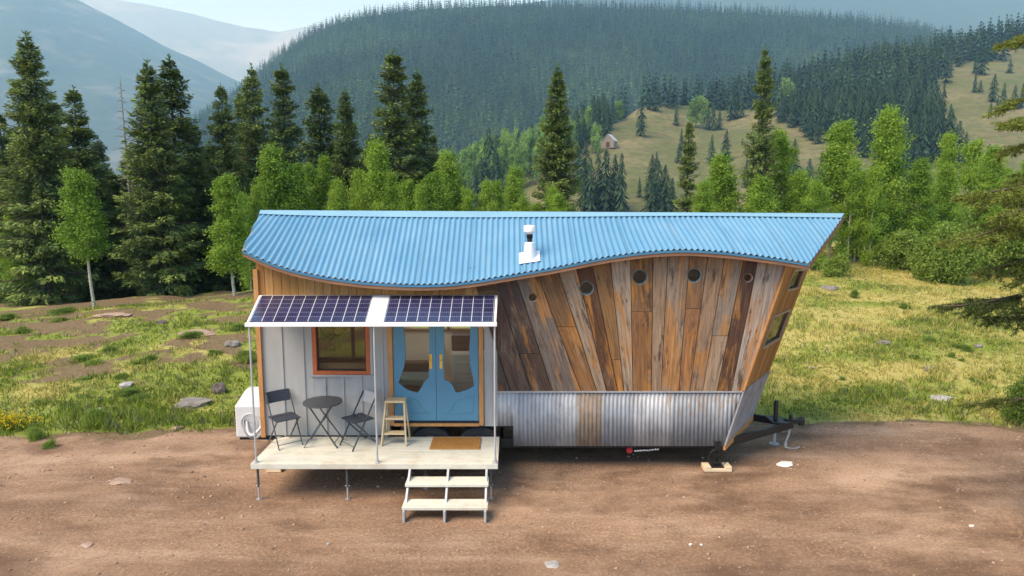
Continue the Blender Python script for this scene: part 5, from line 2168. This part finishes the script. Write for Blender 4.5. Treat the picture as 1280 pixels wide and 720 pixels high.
for px, py, top, hw, v, lb in (
    (1128, 338, 292, 26, 0, "leafy shrub below the largest full aspen"),
    (1160, 350, 285, 30, 1, "tall leafy shrub in the middle of the thicket beneath the aspens"),
    (1194, 356, 292, 28, 2, "leafy shrub at the front of the thicket, nearest the open grass"),
    (1226, 345, 288, 28, 0, "leafy shrub under the long spruce boughs"),
    (1258, 348, 282, 28, 1, "leafy shrub beside the right edge, behind the spruce boughs"),
    (1100, 324, 286, 22, 2, "leafy shrub at the left end of the aspen thicket"),
    (1143, 318, 262, 26, 1, "dark leafy shrub between the aspen stems"),
    (1182, 322, 266, 26, 0, "leafy shrub behind the thicket front, left of the spruce boughs"),
    (1215, 318, 262, 26, 2, "leafy shrub deep behind the spruce boughs"),
    (1062, 322, 296, 18, 0, "low shrub by the roof's right tip"),
    (1040, 346, 318, 20, 1, "low dark shrub close behind the prow of the house"),
    (1085, 306, 284, 18, 1, "small shrub below the bare aspen stems"),
    (1067, 373, 362, 6, 0, "single tiny dark bush alone on the yellow-green slope"),
    (1274, 536, 470, 24, 2, "green bush at the right edge where the slope meets the dirt"),
    (124, 534, 512, 16, 0, "green clump of weeds at the foot of the left bank"),
    (45, 552, 535, 12, 2, "grey-green sagebrush tuft at the dirt edge by the yellow flowers"),
    (60, 560, 548, 10, 1, "small bright green weed tuft out on the dirt at the left"),
):
    shrub(px, py, top, hw, v, lb)

srng = random.Random(12)
for i in range(20):
    px, py = srng.uniform(5, 312), srng.uniform(392, 520)
    o = shrub(px, py, py - srng.uniform(5, 10), srng.uniform(8, 18), srng.randrange(3), "low green scrub tuft growing on the bare brown bank", group="scrub tufts on the brown bank", name="scrub_tuft")
for i in range(16):
    px, py = srng.uniform(1010, 1270), srng.uniform(380, 520)
    o = shrub(px, py, py - srng.uniform(5, 10), srng.uniform(5, 10), srng.randrange(3), "low green weed tuft in the yellow-green slope grass", group="weed tufts on the grassy slope", name="scrub_tuft")

# yellow flowers at the far left
c = cast(20, 538, 8, 60)
g = np.random.default_rng(5)
n = 520
pc = np.stack([c[0] - 0.2 + g.normal(0, 0.32, n), c[1] + g.normal(0, 0.16, n), np.zeros(n)], -1)
pc[:, 2] = ground_z(pc[:, 0], pc[:, 1])
wf = empty("wildflower_clump", c[:3], "clump of yellow wildflowers at the left edge of the dirt", "flowers")
d = unit(g.normal(0, 0.35, (n, 3)) + np.array([0, 0, 1.0]))
V, F = diamonds(pc - np.array(c[:3]), d, unit(np.cross(d, g.normal(0, 1, (n, 3)))), g.uniform(0.12, 0.26, n), np.full(n, 0.014))
link("foliage", np_mesh("foliage", V, F, M["grass"], np.array([0.09, 0.14, 0.02]) * g.uniform(0.6, 1.3, (n, 1))), wf)
tips = V.reshape(-1, 4, 3)[:, 2][: n // 2]
n2 = len(tips)
rep = np.repeat(tips, 3, 0) + g.normal(0, 0.02, (n2 * 3, 3))
d = unit(g.normal(0, 1, (n2 * 3, 3)))
V, F = diamonds(rep, d, unit(np.cross(d, g.normal(0, 1, (n2 * 3, 3)))), np.full(n2 * 3, 0.035), np.full(n2 * 3, 0.03))
link("blossoms", np_mesh("blossoms", V, F, M["grass"], np.array([0.62, 0.46, 0.02]) * g.uniform(0.8, 1.2, (n2 * 3, 1))), wf)

# ---- grass (nobody could count it)
g = np.random.default_rng(9)
NT_ = 52000
gx = g.uniform(-24, 26, NT_ * 3)
gy = 1.2 + 30 * g.random(NT_ * 3) ** 1.5
gr = grassiness(gx, gy)
vis = np.abs(gx) < (gy + DIST) * 0.80
behind_ = (np.abs(gx) < 4.6) & (gy > 0) & (gy < 22)
ok = (g.random(len(gx)) < gr ** 1.3 * (0.25 + 0.75 * (g.random(len(gx)) < (0.5 + fbm(gx * 0.9, gy * 0.9, 3))))) & vis & ~behind_ & ~((gx < -3) & (gy > 14)) & (gy > edge_y(gx) - 0.1)
gx, gy = gx[ok][:NT_], gy[ok][:NT_]
nt = len(gx)
nbd = 6
bx = np.repeat(gx, nbd) + g.normal(0, 0.045, nt * nbd)
by = np.repeat(gy, nbd) + g.normal(0, 0.045, nt * nbd)
bz = ground_z(bx, by) - 0.01
dry = dryness(bx, by) + g.normal(0, 0.22, nt * nbd) + np.repeat(g.normal(0, 0.25, nt), nbd)
ed = sstep(1.6, 0.3, by - edge_y(bx)) * (bx < -4)
hb = np.repeat(g.uniform(0.06, 0.17, nt) * (1 + 0.7 * np.clip(fbm(gx * 0.7, gy * 0.7, 3) * 2, -0.5, 1.2)), nbd) * g.uniform(0.6, 1.2, nt * nbd) * (1 + 0.8 * ed)
d = unit(g.normal(0, 0.42, (nt * nbd, 3)) + np.array([0, 0, 1.0]))
w = unit(np.cross(d, g.normal(0, 1, (nt * nbd, 3))))
V, F = diamonds(np.stack([bx, by, bz], -1), d, w, hb, g.uniform(0.012, 0.028, nt * nbd))
t_ = sstep(0.30, 0.85, dry - 0.25 * ed)[:, None]
sage = (np.repeat(g.random(nt), nbd) < 0.16)[:, None]
ca = np.where(sage, np.array([0.15, 0.175, 0.095]), np.array([0.17, 0.23, 0.030])) * g.uniform(0.55, 1.45, (len(bx), 1))
cb = np.array([0.48, 0.415, 0.125]) * g.uniform(0.6, 1.25, (len(bx), 1))
tag(link("grass", np_mesh("grass", V, F, M["grass"], ca * (1 - t_) + cb * t_)), "mixed green and straw grass on the banks", kind="stuff")

# ---- gravel on the dirt
g = np.random.default_rng(10)
n = 7000
sx = g.uniform(-13, 13, n)
sy = -4.6 + 7 * g.random(n)
sy = np.minimum(sy, edge_y(sx) + 0.3)
oct_ = np.array([[1, 0, 0], [0, 1, 0], [-1, 0, 0], [0, -1, 0], [0, 0, 1], [0, 0, -0.3]])
tri = np.array([[0, 1, 4], [1, 2, 4], [2, 3, 4], [3, 0, 4], [1, 0, 5], [2, 1, 5], [3, 2, 5], [0, 3, 5]])
sz = 0.006 + 0.034 * g.random(n) ** 6
V = oct_[None] * (sz[:, None, None] * g.uniform(0.6, 1.3, (n, 6, 1)) * np.array([1, 1, 0.6]))
V = V + np.stack([sx, sy, ground_z(sx, sy)], -1)[:, None]
F = (tri[None] + (np.arange(n) * 6)[:, None, None]).reshape(-1, 3)
cg = np.repeat(np.array([0.30, 0.205, 0.14]) * g.uniform(0.5, 1.5, (n, 1)), 8, 0)
tg_ = NT("gravel_stone")
tg_.set(tg_.attr(), 0.9, 0, 0.2)
tag(link("gravel", np_mesh("gravel", V.reshape(-1, 3), F, tg_.mat, cg)), "loose small stones scattered over the dirt", kind="stuff")

# ---- far trees: one small mesh each, trunk and crown together
def far_conifer(seed, tiers=9, pet=7, wd=0.21):
    """unit height"""
    g = np.random.default_rng(seed)
    Vs, Fs, Cl = [], [], []
    for i in range(tiers):
        f = i / tiers
        z1 = 0.05 + 0.95 * (f ** 0.95)
        rad = wd * (1 - f) ** 0.85 + 0.012
        top = min(1.0, z1 + 0.13 * (1 - 0.4 * f))
        for k in range(pet):
            a = (k + 0.5 * (i % 2)) * 2 * PI / pet + g.normal(0, 0.2)
            da = PI / pet * g.uniform(0.45, 0.95)
            r = rad * g.uniform(0.55, 1.35)
            zz = z1 + g.normal(0, 0.016)
            b = len(Vs)
            Vs += [(0, 0, top), (r * 0.75 * math.cos(a - da), r * 0.75 * math.sin(a - da), zz + 0.02), (r * math.cos(a), r * math.sin(a), zz - 0.02), (r * 0.75 * math.cos(a + da), r * 0.75 * math.sin(a + da), zz + 0.02)]
            Fs.append((b, b + 1, b + 2, b + 3))
            q = g.uniform(0.7, 1.35)
            Cl.append((0.030 * q, 0.058 * q, 0.026 * q))
    b = len(Vs)
    for k in range(4):
        a = k * PI / 2
        Vs += [(0.012 * math.cos(a), 0.012 * math.sin(a), -0.04), (0.012 * math.cos(a), 0.012 * math.sin(a), 0.2)]
    for k in range(4):
        j = (k + 1) % 4
        Fs.append((b + 2 * k, b + 2 * j, b + 2 * j + 1, b + 2 * k + 1))
        Cl.append((0.06, 0.045, 0.035))
    return np.array(Vs), np.array(Fs), np.array(Cl)


def far_aspen(seed, n=800):
    g = np.random.default_rng(seed)
    k = g.integers(0, 26, n)
    cz = g.uniform(0.22, 0.92, 26)
    ca = g.uniform(0, 6.28, 26)
    cr = 0.13 * np.sin(PI * np.clip((cz - 0.1) / 0.9, 0, 1)) ** 0.7 * g.uniform(0.5, 1.1, 26)
    c = np.stack([np.cos(ca) * cr, np.sin(ca) * cr, cz], -1)[k] + g.normal(0, 0.036, (n, 3))
    nr = unit(g.normal(0, 1, (n, 3)))
    d = unit(np.cross(nr, g.normal(0, 1, (n, 3))))
    V, F = diamonds(c, d, np.cross(nr, d), g.uniform(0.034, 0.055, n), g.uniform(0.03, 0.05, n))
    col = np.array([0.20, 0.32, 0.075]) * (g.uniform(0.6, 1.4, 26)[k][:, None])
    b = len(V)
    tv, tf = [], []
    for q in range(4):
        a = q * PI / 2
        tv += [(0.009 * math.cos(a), 0.009 * math.sin(a), -0.03), (0.006 * math.cos(a), 0.006 * math.sin(a), 0.8)]
    for q in range(4):
        j = (q + 1) % 4
        tf.append((b + 2 * q, b + 2 * j, b + 2 * j + 1, b + 2 * q + 1))
    return np.concatenate([V, np.array(tv)]), np.concatenate([F, np.array(tf)]), np.concatenate([col, np.full((4, 3), 0.25)])


FC = [far_conifer(60 + i, 15, 11, w) for i, w in enumerate((0.19, 0.16, 0.22, 0.14))]
FCM = [np_mesh("conifer_tree", *FC[i][:2], M["farneedles"], FC[i][2]) for i in range(4)]
FA = [far_aspen(80 + i) for i in range(3)]
FAM = [np_mesh("aspen_tree", *FA[i][:2], M["leaves"], FA[i][2]) for i in range(3)]
rt = random.Random(77)


def far_tree(kind, x, y, z, h, label, group, wide=1.0):
    lib, nm, cat = (FCM, "conifer_tree", "conifer") if kind == "c" else (FAM, "aspen_tree", "aspen")
    o = link(nm, rt.choice(lib), None, (x, y, z))
    o.scale = (h * wide, h * wide, h)
    o.rotation_euler.z = rt.uniform(0, 6.28)
    return tag(o, label, cat, group)


# trees that stand by themselves or in small clumps on the dry meadow: (base px, base row, height px)
MEAD = [
    ("c", [(801, 170, 48)], "lone dark conifer standing alone on the open meadow above the cabin"),
    ("c", [(820, 139, 30), (812, 138, 22)], "dark conifer of the pair on the skyline knoll above the lone meadow conifer"),
    ("c", [(845, 157, 26)], "small single conifer between the lone meadow conifer and the pale aspen clump"),
    ("a", [(870, 160, 40), (878, 162, 42), (864, 160, 34)], "grey-green aspen in the clump at the meadow's middle"),
    ("c", [(891, 163, 40), (885, 163, 30), (899, 162, 26)], "conifer at the right side of the grey-green aspen clump"),
    ("c", [(913, 151, 42), (926, 147, 36), (920, 149, 28)], "conifer in the clump just left of the tall narrow conifer's tip"),
    ("c", [(889, 205, 36), (907, 201, 38)], "conifer of the pair low on the dry meadow, over the bright aspen"),
    ("a", [(983, 142, 44), (990, 143, 36), (976, 140, 32)], "lighter green aspen at the foot of the hillside wood"),
    ("c", [(997, 157, 36), (1008, 172, 44), (1013, 176, 34), (1022, 180, 40), (1017, 168, 48), (1004, 164, 40)], "conifer in the little grove on the meadow beyond the roof's right third"),
    ("c", [(1050, 156, 46), (1071, 157, 48), (1060, 158, 38), (1044, 152, 34)], "conifer at the front edge of the wood above the dry meadow strip"),
    ("c", [(1099, 156, 40), (1092, 152, 34)], "conifer standing in the small gap of the hillside wood"),
    ("c", [(1185, 200, 62), (1196, 204, 52), (1176, 198, 44), (1205, 206, 40)], "conifer in the low clump above the aspens, left of the spruce boughs"),
    ("c", [(1218, 116, 24), (1225, 116, 16)], "small conifer of the pair alone high on the right meadow"),
    ("c", [(1241, 128, 34), (1253, 139, 34), (1238, 143, 16), (1246, 141, 20)], "conifer in the group low on the right meadow"),
    ("c", [(1267, 137, 30), (1277, 135, 30)], "conifer of the pair on the right meadow by the photo's edge"),
    ("c", [(1227, 94, 34), (1219, 92, 24)], "dark conifer at the top of the right meadow below the ridge wood"),
    ("c", [(1188, 97, 20)], "single small conifer at the left tip of the right meadow"),
    ("c", [(1262, 92, 18)], "little lone conifer high at the right end of the meadow"),
    ("c", [(738, 268, 70), (747, 262, 72), (757, 266, 78), (768, 262, 68), (776, 268, 76), (730, 264, 60)], "conifer in the dark stand below the cabin"),
    ("c", [(812, 270, 58), (822, 268, 66), (830, 270, 64), (839, 272, 50)], "conifer in the dark group low over the roof, before the meadow"),
    ("c", [(1130, 240, 60), (1144, 236, 56), (1232, 232, 50), (1010, 244, 46)], "conifer half hidden between the bright aspens right of the roof"),
]
MEAD.append(("c", [(rt.uniform(790, 1110), rt.uniform(182, 250), rt.uniform(22, 46)) for _ in range(22)], "dark conifer scattered on the lower dry meadow"))
for kind, pts, lb in MEAD:
    for px, py, hp in pts:
        c = cast(px, py, 60, 900)
        if c:
            far_tree(kind, c[0], c[1], c[2] - 0.2, hp / FPX * c[3], lb, lb.split(" of the pair")[0] + " group" if len(pts) > 1 else None, rt.uniform(1.0, 1.3))

# the aspen grove and its dark conifers beyond the roof's middle
for i in range(84):
    px = rt.uniform(545, 692)
    py = 258 - 46 * (px - 548) / 142 + rt.uniform(-14, 16)
    c = cast(px, py, 60, 900)
    if c:
        far_tree("a", c[0], c[1], c[2] - 0.2, rt.uniform(44, 66) / FPX * c[3], "pale green aspen in the far grove behind the roof's middle", "far aspen grove", rt.uniform(0.5, 0.75))
for px, py in ((704, 182), (712, 178), (720, 176), (728, 172), (736, 170), (716, 186), (748, 190), (742, 186)):
    c = cast(px, py + 8, 60, 900)
    far_tree("a", c[0], c[1], c[2] - 0.2, rt.uniform(38, 48) / FPX * c[3], "pale green aspen right of the solitary olive conifer", "far aspens by the cabin slope", 0.65)
for px, py, hp in ((568, 262, 70), (612, 250, 88), (620, 252, 70), (602, 256, 60), (634, 262, 56), (664, 216, 60), (722, 232, 66), (731, 238, 60), (578, 265, 50), (648, 205, 46)):
    c = cast(px, py, 60, 900)
    far_tree("c", c[0], c[1], c[2] - 0.2, hp / FPX * c[3], "dark conifer standing among the far pale green aspens", "dark conifers in the far aspen grove", 1.1)
for px, py in ((776, 146), (771, 150), (748, 160)):
    c = cast(px, py, 60, 900)
    far_tree("a", c[0], c[1], c[2] - 0.2, 26 / FPX * c[3], "bright small aspen at the wood's edge above the cabin", "aspens above the cabin", 1.2)

# the wood on the near hillside: the largest ones singly, the rest as one mass
pts = []
xx, yy = rng.uniform(-200, 620, 60000), rng.uniform(130, 560, 60000)
zz = ground_z(xx, yy)
qx, qy = to_px(xx, yy, zz)
okm = np.zeros(len(xx), bool)
jit = np.stack([rng.normal(0, 11, len(xx)), rng.normal(0, 4, len(xx))])
for pl in WOOD[:3]:
    okm |= in_poly(qx + 26 * fbm(xx * 0.03, yy * 0.03, 3) + jit[0], qy + 12 * fbm(xx * 0.04 + 7, yy * 0.04, 3) + jit[1], pl)
okm &= (qx > 530) & (qx < 1400) & (yy > 150)
u_ = 640 + FPX * xx / (yy + DIST)
okm &= (yy + DIST) < np.interp(u_, DU, DD) + 60
okm &= ~in_poly(qx, qy, [(636, 235), (700, 205), (700, 190), (640, 190)])
okm &= rng.random(len(xx)) > 0.0
cell = {}
for x, y, z in zip(xx[okm], yy[okm], zz[okm]):
    k = (int(x / 5.6), int(y / 7.0))
    if k not in cell:
        cell[k] = (x, y, z)
pts = sorted(cell.values(), key=lambda p: p[1])
near_pts, rest = pts[:230], pts[230:]
for x, y, z in near_pts:
    far_tree("c", x, y, z - 0.3, rt.uniform(12, 19), "dark conifer in the nearer part of the wood on the hillside", "conifers of the hillside wood", rt.uniform(0.85, 1.2))


def mass(name, P, H, lib, mat, label, seed=1):
    g = np.random.default_rng(seed)
    Vs, Fs, Cl, n0 = [], [], [], 0
    P, H = np.array(P), np.array(H)
    pick = g.integers(0, len(lib), len(P))
    for li, (v, f, c) in enumerate(lib):
        m = pick == li
        p, h = P[m], H[m]
        k = len(p)
        a = g.uniform(0, 6.28, k)
        w = h * g.uniform(0.85, 1.25, k)
        ca, sa = np.cos(a)[:, None], np.sin(a)[:, None]
        X = (v[None, :, 0] * ca - v[None, :, 1] * sa) * w[:, None] + p[:, None, 0]
        Y = (v[None, :, 0] * sa + v[None, :, 1] * ca) * w[:, None] + p[:, None, 1]
        Z = v[None, :, 2] * h[:, None] + p[:, None, 2]
        Vs.append(np.stack([X, Y, Z], -1).reshape(-1, 3))
        Fs.append((f[None] + (np.arange(k) * len(v))[:, None, None]).reshape(-1, f.shape[1]) + n0)
        pat = 0.75 + 1.1 * np.clip(fbm(p[:, 0] * 0.006, p[:, 1] * 0.006, 4) + 0.25, 0, 1)
        tn = 1 + np.clip(fbm(p[:, 0] * 0.011 + 40, p[:, 1] * 0.011, 3), -0.4, 0.6)[:, None, None] * np.array([0.9, 0.7, -0.1])
        Cl.append((c[None] * (0.65 + 1.0 * g.random((k, 1, 1)) ** 2) * pat[:, None, None] * tn).reshape(-1, 3))
        n0 += k * len(v)
    o = link(name, np_mesh(name, np.concatenate(Vs), np.concatenate(Fs), mat, np.concatenate(Cl)))
    return tag(o, label, kind="stuff")


mass("ridge_forest", rest, [rt.uniform(12, 19) for _ in rest], [far_conifer(90 + i, 7, 6, w) for i, w in enumerate((0.19, 0.15, 0.22))], M["farneedles"], "dark conifer forest along the near ridge", 3)

# the far wooded hill
g = np.random.default_rng(31)
n = 150000
fu, fd = g.uniform(230, 1420, n), np.sqrt(g.uniform(560 ** 2, 1440 ** 2, n))
fx_, fz_ = (fu - 640) / FPX * fd, hill_fn(fu, fd)
hid = to_px(fx_, fd - DIST, fz_)[1]
dens = fbm(fx_ * 0.008, fd * 0.008, 4)
ok = (hid < np.interp(fu, [230, 560, 640, 760, 850, 1000, 1200, 1400], [300, 250, 225, 165, 140, 112, 70, 40]) + 14) & (dens > -0.56)
cell = {}
for x, y, z in zip(fx_[ok], fd[ok] - DIST, fz_[ok]):
    k = (int(x / 6.6), int(y / 9.5))
    if k not in cell:
        cell[k] = (x, y, z - 0.5)
P = list(cell.values())
mass("hill_forest", P, 11 + 15 * g.random(len(P)) ** 1.2, [far_conifer(100 + i, 6, 5, w) for i, w in enumerate((0.15, 0.12, 0.17))], M["farneedles"], "conifer forest covering the big rounded hill", 4)
print("near wood", len(near_pts), "ridge", len(rest), "hill", len(P))

# ---- the little cabin on the meadow
c = cast(762, 185, 60, 900)
cs = 18.0 / FPX * c[3]
cb = empty("cabin", c[:3], "tiny pale-roofed old cabin alone on the dry meadow", "cabin", rz=R(-28))
w2, d2, hw_, hr_ = cs * 0.42, cs * 0.36, cs * 0.42, cs * 0.85
b = MB()
b.prism([(-w2, -0.3), (w2, -0.3), (w2, hw_), (0, hr_), (-w2, hw_)], -d2, d2)
b.build("wall", M["cabinwood"], cb)
b = MB()
for s in (-1, 1):
    q = [(0, -d2 * 1.12, hr_ + 0.12), (s * w2 * 1.15, -d2 * 1.12, hw_ - 0.1), (s * w2 * 1.15, d2 * 1.12, hw_ - 0.1), (0, d2 * 1.12, hr_ + 0.12)]
    b.hexa(q + [(x, y, z + 0.12) for x, y, z in q])
b.build("roof", M["cabinroof"], cb)
b = MB()
b.box(-w2 * 0.3, w2 * 0.3, -d2 - 0.05, -d2 + 0.02, 0.0, hw_ * 0.85)
b.build("door", M["darkwood"], cb)

# ---- big spruce at the right, boughs reaching into the picture
SPX, SPY = 7.15, -2.3
sp = empty("spruce_tree", (SPX, SPY, 0), "near spruce with long gold-green boughs reaching in from the right edge", "spruce")
b = MB()
b.tube([(0, 0, -0.2), (0, 0, 3), (0.03, 0, 6), (0, 0, 9.6)], [0.19, 0.15, 0.09, 0.015], 14)
b.build("trunk", M["bark"], sp, smooth=True)


def bough(z0, az, L, slope, sag, seed, gold, dens=1.0):
    """one spruce bough with side twigs and needles, returns limb tubes and leaf arrays"""
    g = np.random.default_rng(seed)
    lim = MB()
    dr = np.array([math.cos(az), math.sin(az), 0.0])
    sd = np.array([-math.sin(az), math.cos(az), 0.0])

    def pt(s):
        return dr * (L * s) + np.array([0, 0, z0 + slope * L * s - sag * L * s * s + 0.10 * L * s ** 4])

    lim.tube([tuple(pt(i / 8)) for i in range(9)], [0.028 * L / 1.6 * (1 - 0.85 * i / 8) + 0.003 for i in range(9)], 6)
    c, d = [], []
    for i in range(int(34 * L / 1.6 * dens) + 6):
        s = 0.22 + 0.78 * g.random() ** 0.8
        side = 1 if i % 2 else -1
        tl = (0.16 + 0.30 * L * (1 - s) ** 0.7) * g.uniform(0.6, 1.15)
        p0 = pt(s)
        dd = unit(dr * g.uniform(0.5, 0.9) + sd * side * g.uniform(0.5, 0.95) + np.array([0, 0, g.uniform(-0.55, 0.05)]))
        p1 = p0 + dd * tl
        p1[2] -= 0.12 * tl
        lim.tube([tuple(p0), tuple(p1)], [0.006, 0.002], 4)
        m = int(tl / 0.0038) + 4
        t = np.linspace(0.05, 1, m)[:, None]
        c.append(p0 + (p1 - p0) * t + g.normal(0, 0.006, (m, 3)))
        d.append(unit(dd + g.normal(0, 0.75, (m, 3))))
        # short secondary shoots
        for _ in range(int(tl / 0.055)):
            q0 = p0 + (p1 - p0) * g.uniform(0.15, 0.95)
            d2_ = unit(dd * 0.8 + np.cross(dd, [0, 0, 1]) * g.choice([-1, 1]) * g.uniform(0.5, 0.9) + np.array([0, 0, g.uniform(-0.5, 0.1)]))
            l2 = g.uniform(0.05, 0.13)
            m = int(l2 / 0.0038) + 2
            t = np.linspace(0.0, 1, m)[:, None]
            c.append(q0 + d2_ * l2 * t)
            d.append(unit(d2_ + g.normal(0, 0.8, (m, 3))))
    c, d = np.concatenate(c), np.concatenate(d)
    n = len(c)
    w = unit(np.cross(d, g.normal(0, 1, (n, 3))))
    V, F = diamonds(c, d, w, g.uniform(0.028, 0.050, n), g.uniform(0.007, 0.012, n))
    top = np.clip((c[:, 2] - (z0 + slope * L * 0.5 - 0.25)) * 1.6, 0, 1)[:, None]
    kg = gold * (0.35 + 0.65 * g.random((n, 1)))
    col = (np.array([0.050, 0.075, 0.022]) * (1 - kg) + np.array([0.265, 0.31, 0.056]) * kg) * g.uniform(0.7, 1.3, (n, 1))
    return lim, V, F, col


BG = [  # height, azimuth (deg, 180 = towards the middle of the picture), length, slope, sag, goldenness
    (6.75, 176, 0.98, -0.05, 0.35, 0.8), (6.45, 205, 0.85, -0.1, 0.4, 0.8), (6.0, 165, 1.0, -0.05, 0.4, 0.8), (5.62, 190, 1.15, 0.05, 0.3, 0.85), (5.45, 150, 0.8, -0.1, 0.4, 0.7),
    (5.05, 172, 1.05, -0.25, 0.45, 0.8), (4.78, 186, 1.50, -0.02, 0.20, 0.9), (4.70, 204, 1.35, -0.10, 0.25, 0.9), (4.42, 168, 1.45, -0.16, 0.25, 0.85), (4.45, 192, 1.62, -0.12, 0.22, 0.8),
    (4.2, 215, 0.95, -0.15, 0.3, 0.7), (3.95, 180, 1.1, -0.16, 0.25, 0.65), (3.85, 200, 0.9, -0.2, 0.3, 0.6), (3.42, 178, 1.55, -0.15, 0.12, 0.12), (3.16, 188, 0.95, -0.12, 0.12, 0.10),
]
gsp = random.Random(8)
for z in np.arange(1.6, 9.2, 0.34):
    for k in range(2):
        a = gsp.uniform(250, 470)
        BG.append((float(z), a, max(0.25, 1.75 * (1 - z / 9.8) ** 0.7) * gsp.uniform(0.7, 1.0), -0.15 + 0.03 * (z - 4), 0.25, 0.5))
LM, Vs, Fs, Cl, n0 = MB(), [], [], [], 0
for i, (z0, a, L, slp, sag, gold) in enumerate(BG):
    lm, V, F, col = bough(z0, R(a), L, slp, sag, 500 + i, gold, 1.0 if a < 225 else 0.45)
    base = len(LM.v)
    LM.v += lm.v
    LM.f += [[base + q for q in f] for f in lm.f]
    LM.m += lm.m
    LM.c += lm.c
    LM.uv += lm.uv
    Vs.append(V)
    Fs.append(F + n0)
    Cl.append(col)
    n0 += len(V)
LM.build("boughs", M["bark"], sp, smooth=True, recalc=False)
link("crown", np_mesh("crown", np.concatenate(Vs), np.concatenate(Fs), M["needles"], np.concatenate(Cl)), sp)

# ================================================================== air, sky and sun
HAZE = 2.05e-4
hz = MB((0, 5000, 0))
hz.box(-9500, 9500, -900, 11500, -420, 2300)
ho = hz.build("haze", [], recalc=True)
hm = bpy.data.materials.new("haze_air")
hm.use_nodes = True
nt = hm.node_tree
nt.nodes.remove(nt.nodes["Principled BSDF"])
pv = nt.nodes.new("ShaderNodeVolumePrincipled")
pv.inputs["Color"].default_value = (0.33, 0.65, 1.0, 1)
pv.inputs["Absorption Color"].default_value = (1, 1, 1, 1)
pv.inputs["Density"].default_value = HAZE
pv.inputs["Anisotropy"].default_value = 0.0
nt.links.new(pv.outputs[0], nt.nodes["Material Output"].inputs["Volume"])
ho.data.materials.append(hm)
tag(ho, "pale blue mountain haze", kind="stuff")

EL, AZ = R(52), (-0.83, -0.56)
wd = bpy.data.worlds.new("World")
S.world = wd
wd.use_nodes = True
nt = wd.node_tree
sky = nt.nodes.new("ShaderNodeTexSky")
sky.sky_type = "NISHITA"
sky.sun_disc = False
sky.sun_elevation = EL
sky.sun_rotation = math.atan2(AZ[0], AZ[1])
sky.altitude = 2500
sky.air_density, sky.dust_density, sky.ozone_density = 1.0, 1.0, 1.0
bg = nt.nodes["Background"]
bg.inputs[1].default_value = 0.125
nt.links.new(sky.outputs[0], bg.inputs[0])
sl = bpy.data.lights.new("sun", "SUN")
sl.energy, sl.angle, sl.color = 2.55, R(38), (1.0, 0.945, 0.84)
so = bpy.data.objects.new("sun", sl)
C.objects.link(so)
so.location = (-40, -50, 80)
n_ = math.hypot(*AZ)
dirv = Vector((-AZ[0] / n_ * math.cos(EL), -AZ[1] / n_ * math.cos(EL), -math.sin(EL)))
so.rotation_euler = dirv.to_track_quat("-Z", "Y").to_euler()

S.render.engine = "CYCLES"
S.view_settings.view_transform = "Standard"
S.view_settings.look = "None"
S.view_settings.gamma = 1
S.view_settings.exposure = 1.5
cy = S.cycles
cy.use_denoising = True
cy.denoiser = "OPENIMAGEDENOISE"
cy.use_adaptive_sampling = True
cy.adaptive_threshold = 0.015
cy.max_bounces, cy.diffuse_bounces, cy.glossy_bounces, cy.transmission_bounces, cy.volume_bounces, cy.transparent_max_bounces = 9, 6, 3, 4, 1, 10
cy.caustics_reflective = cy.caustics_refractive = False
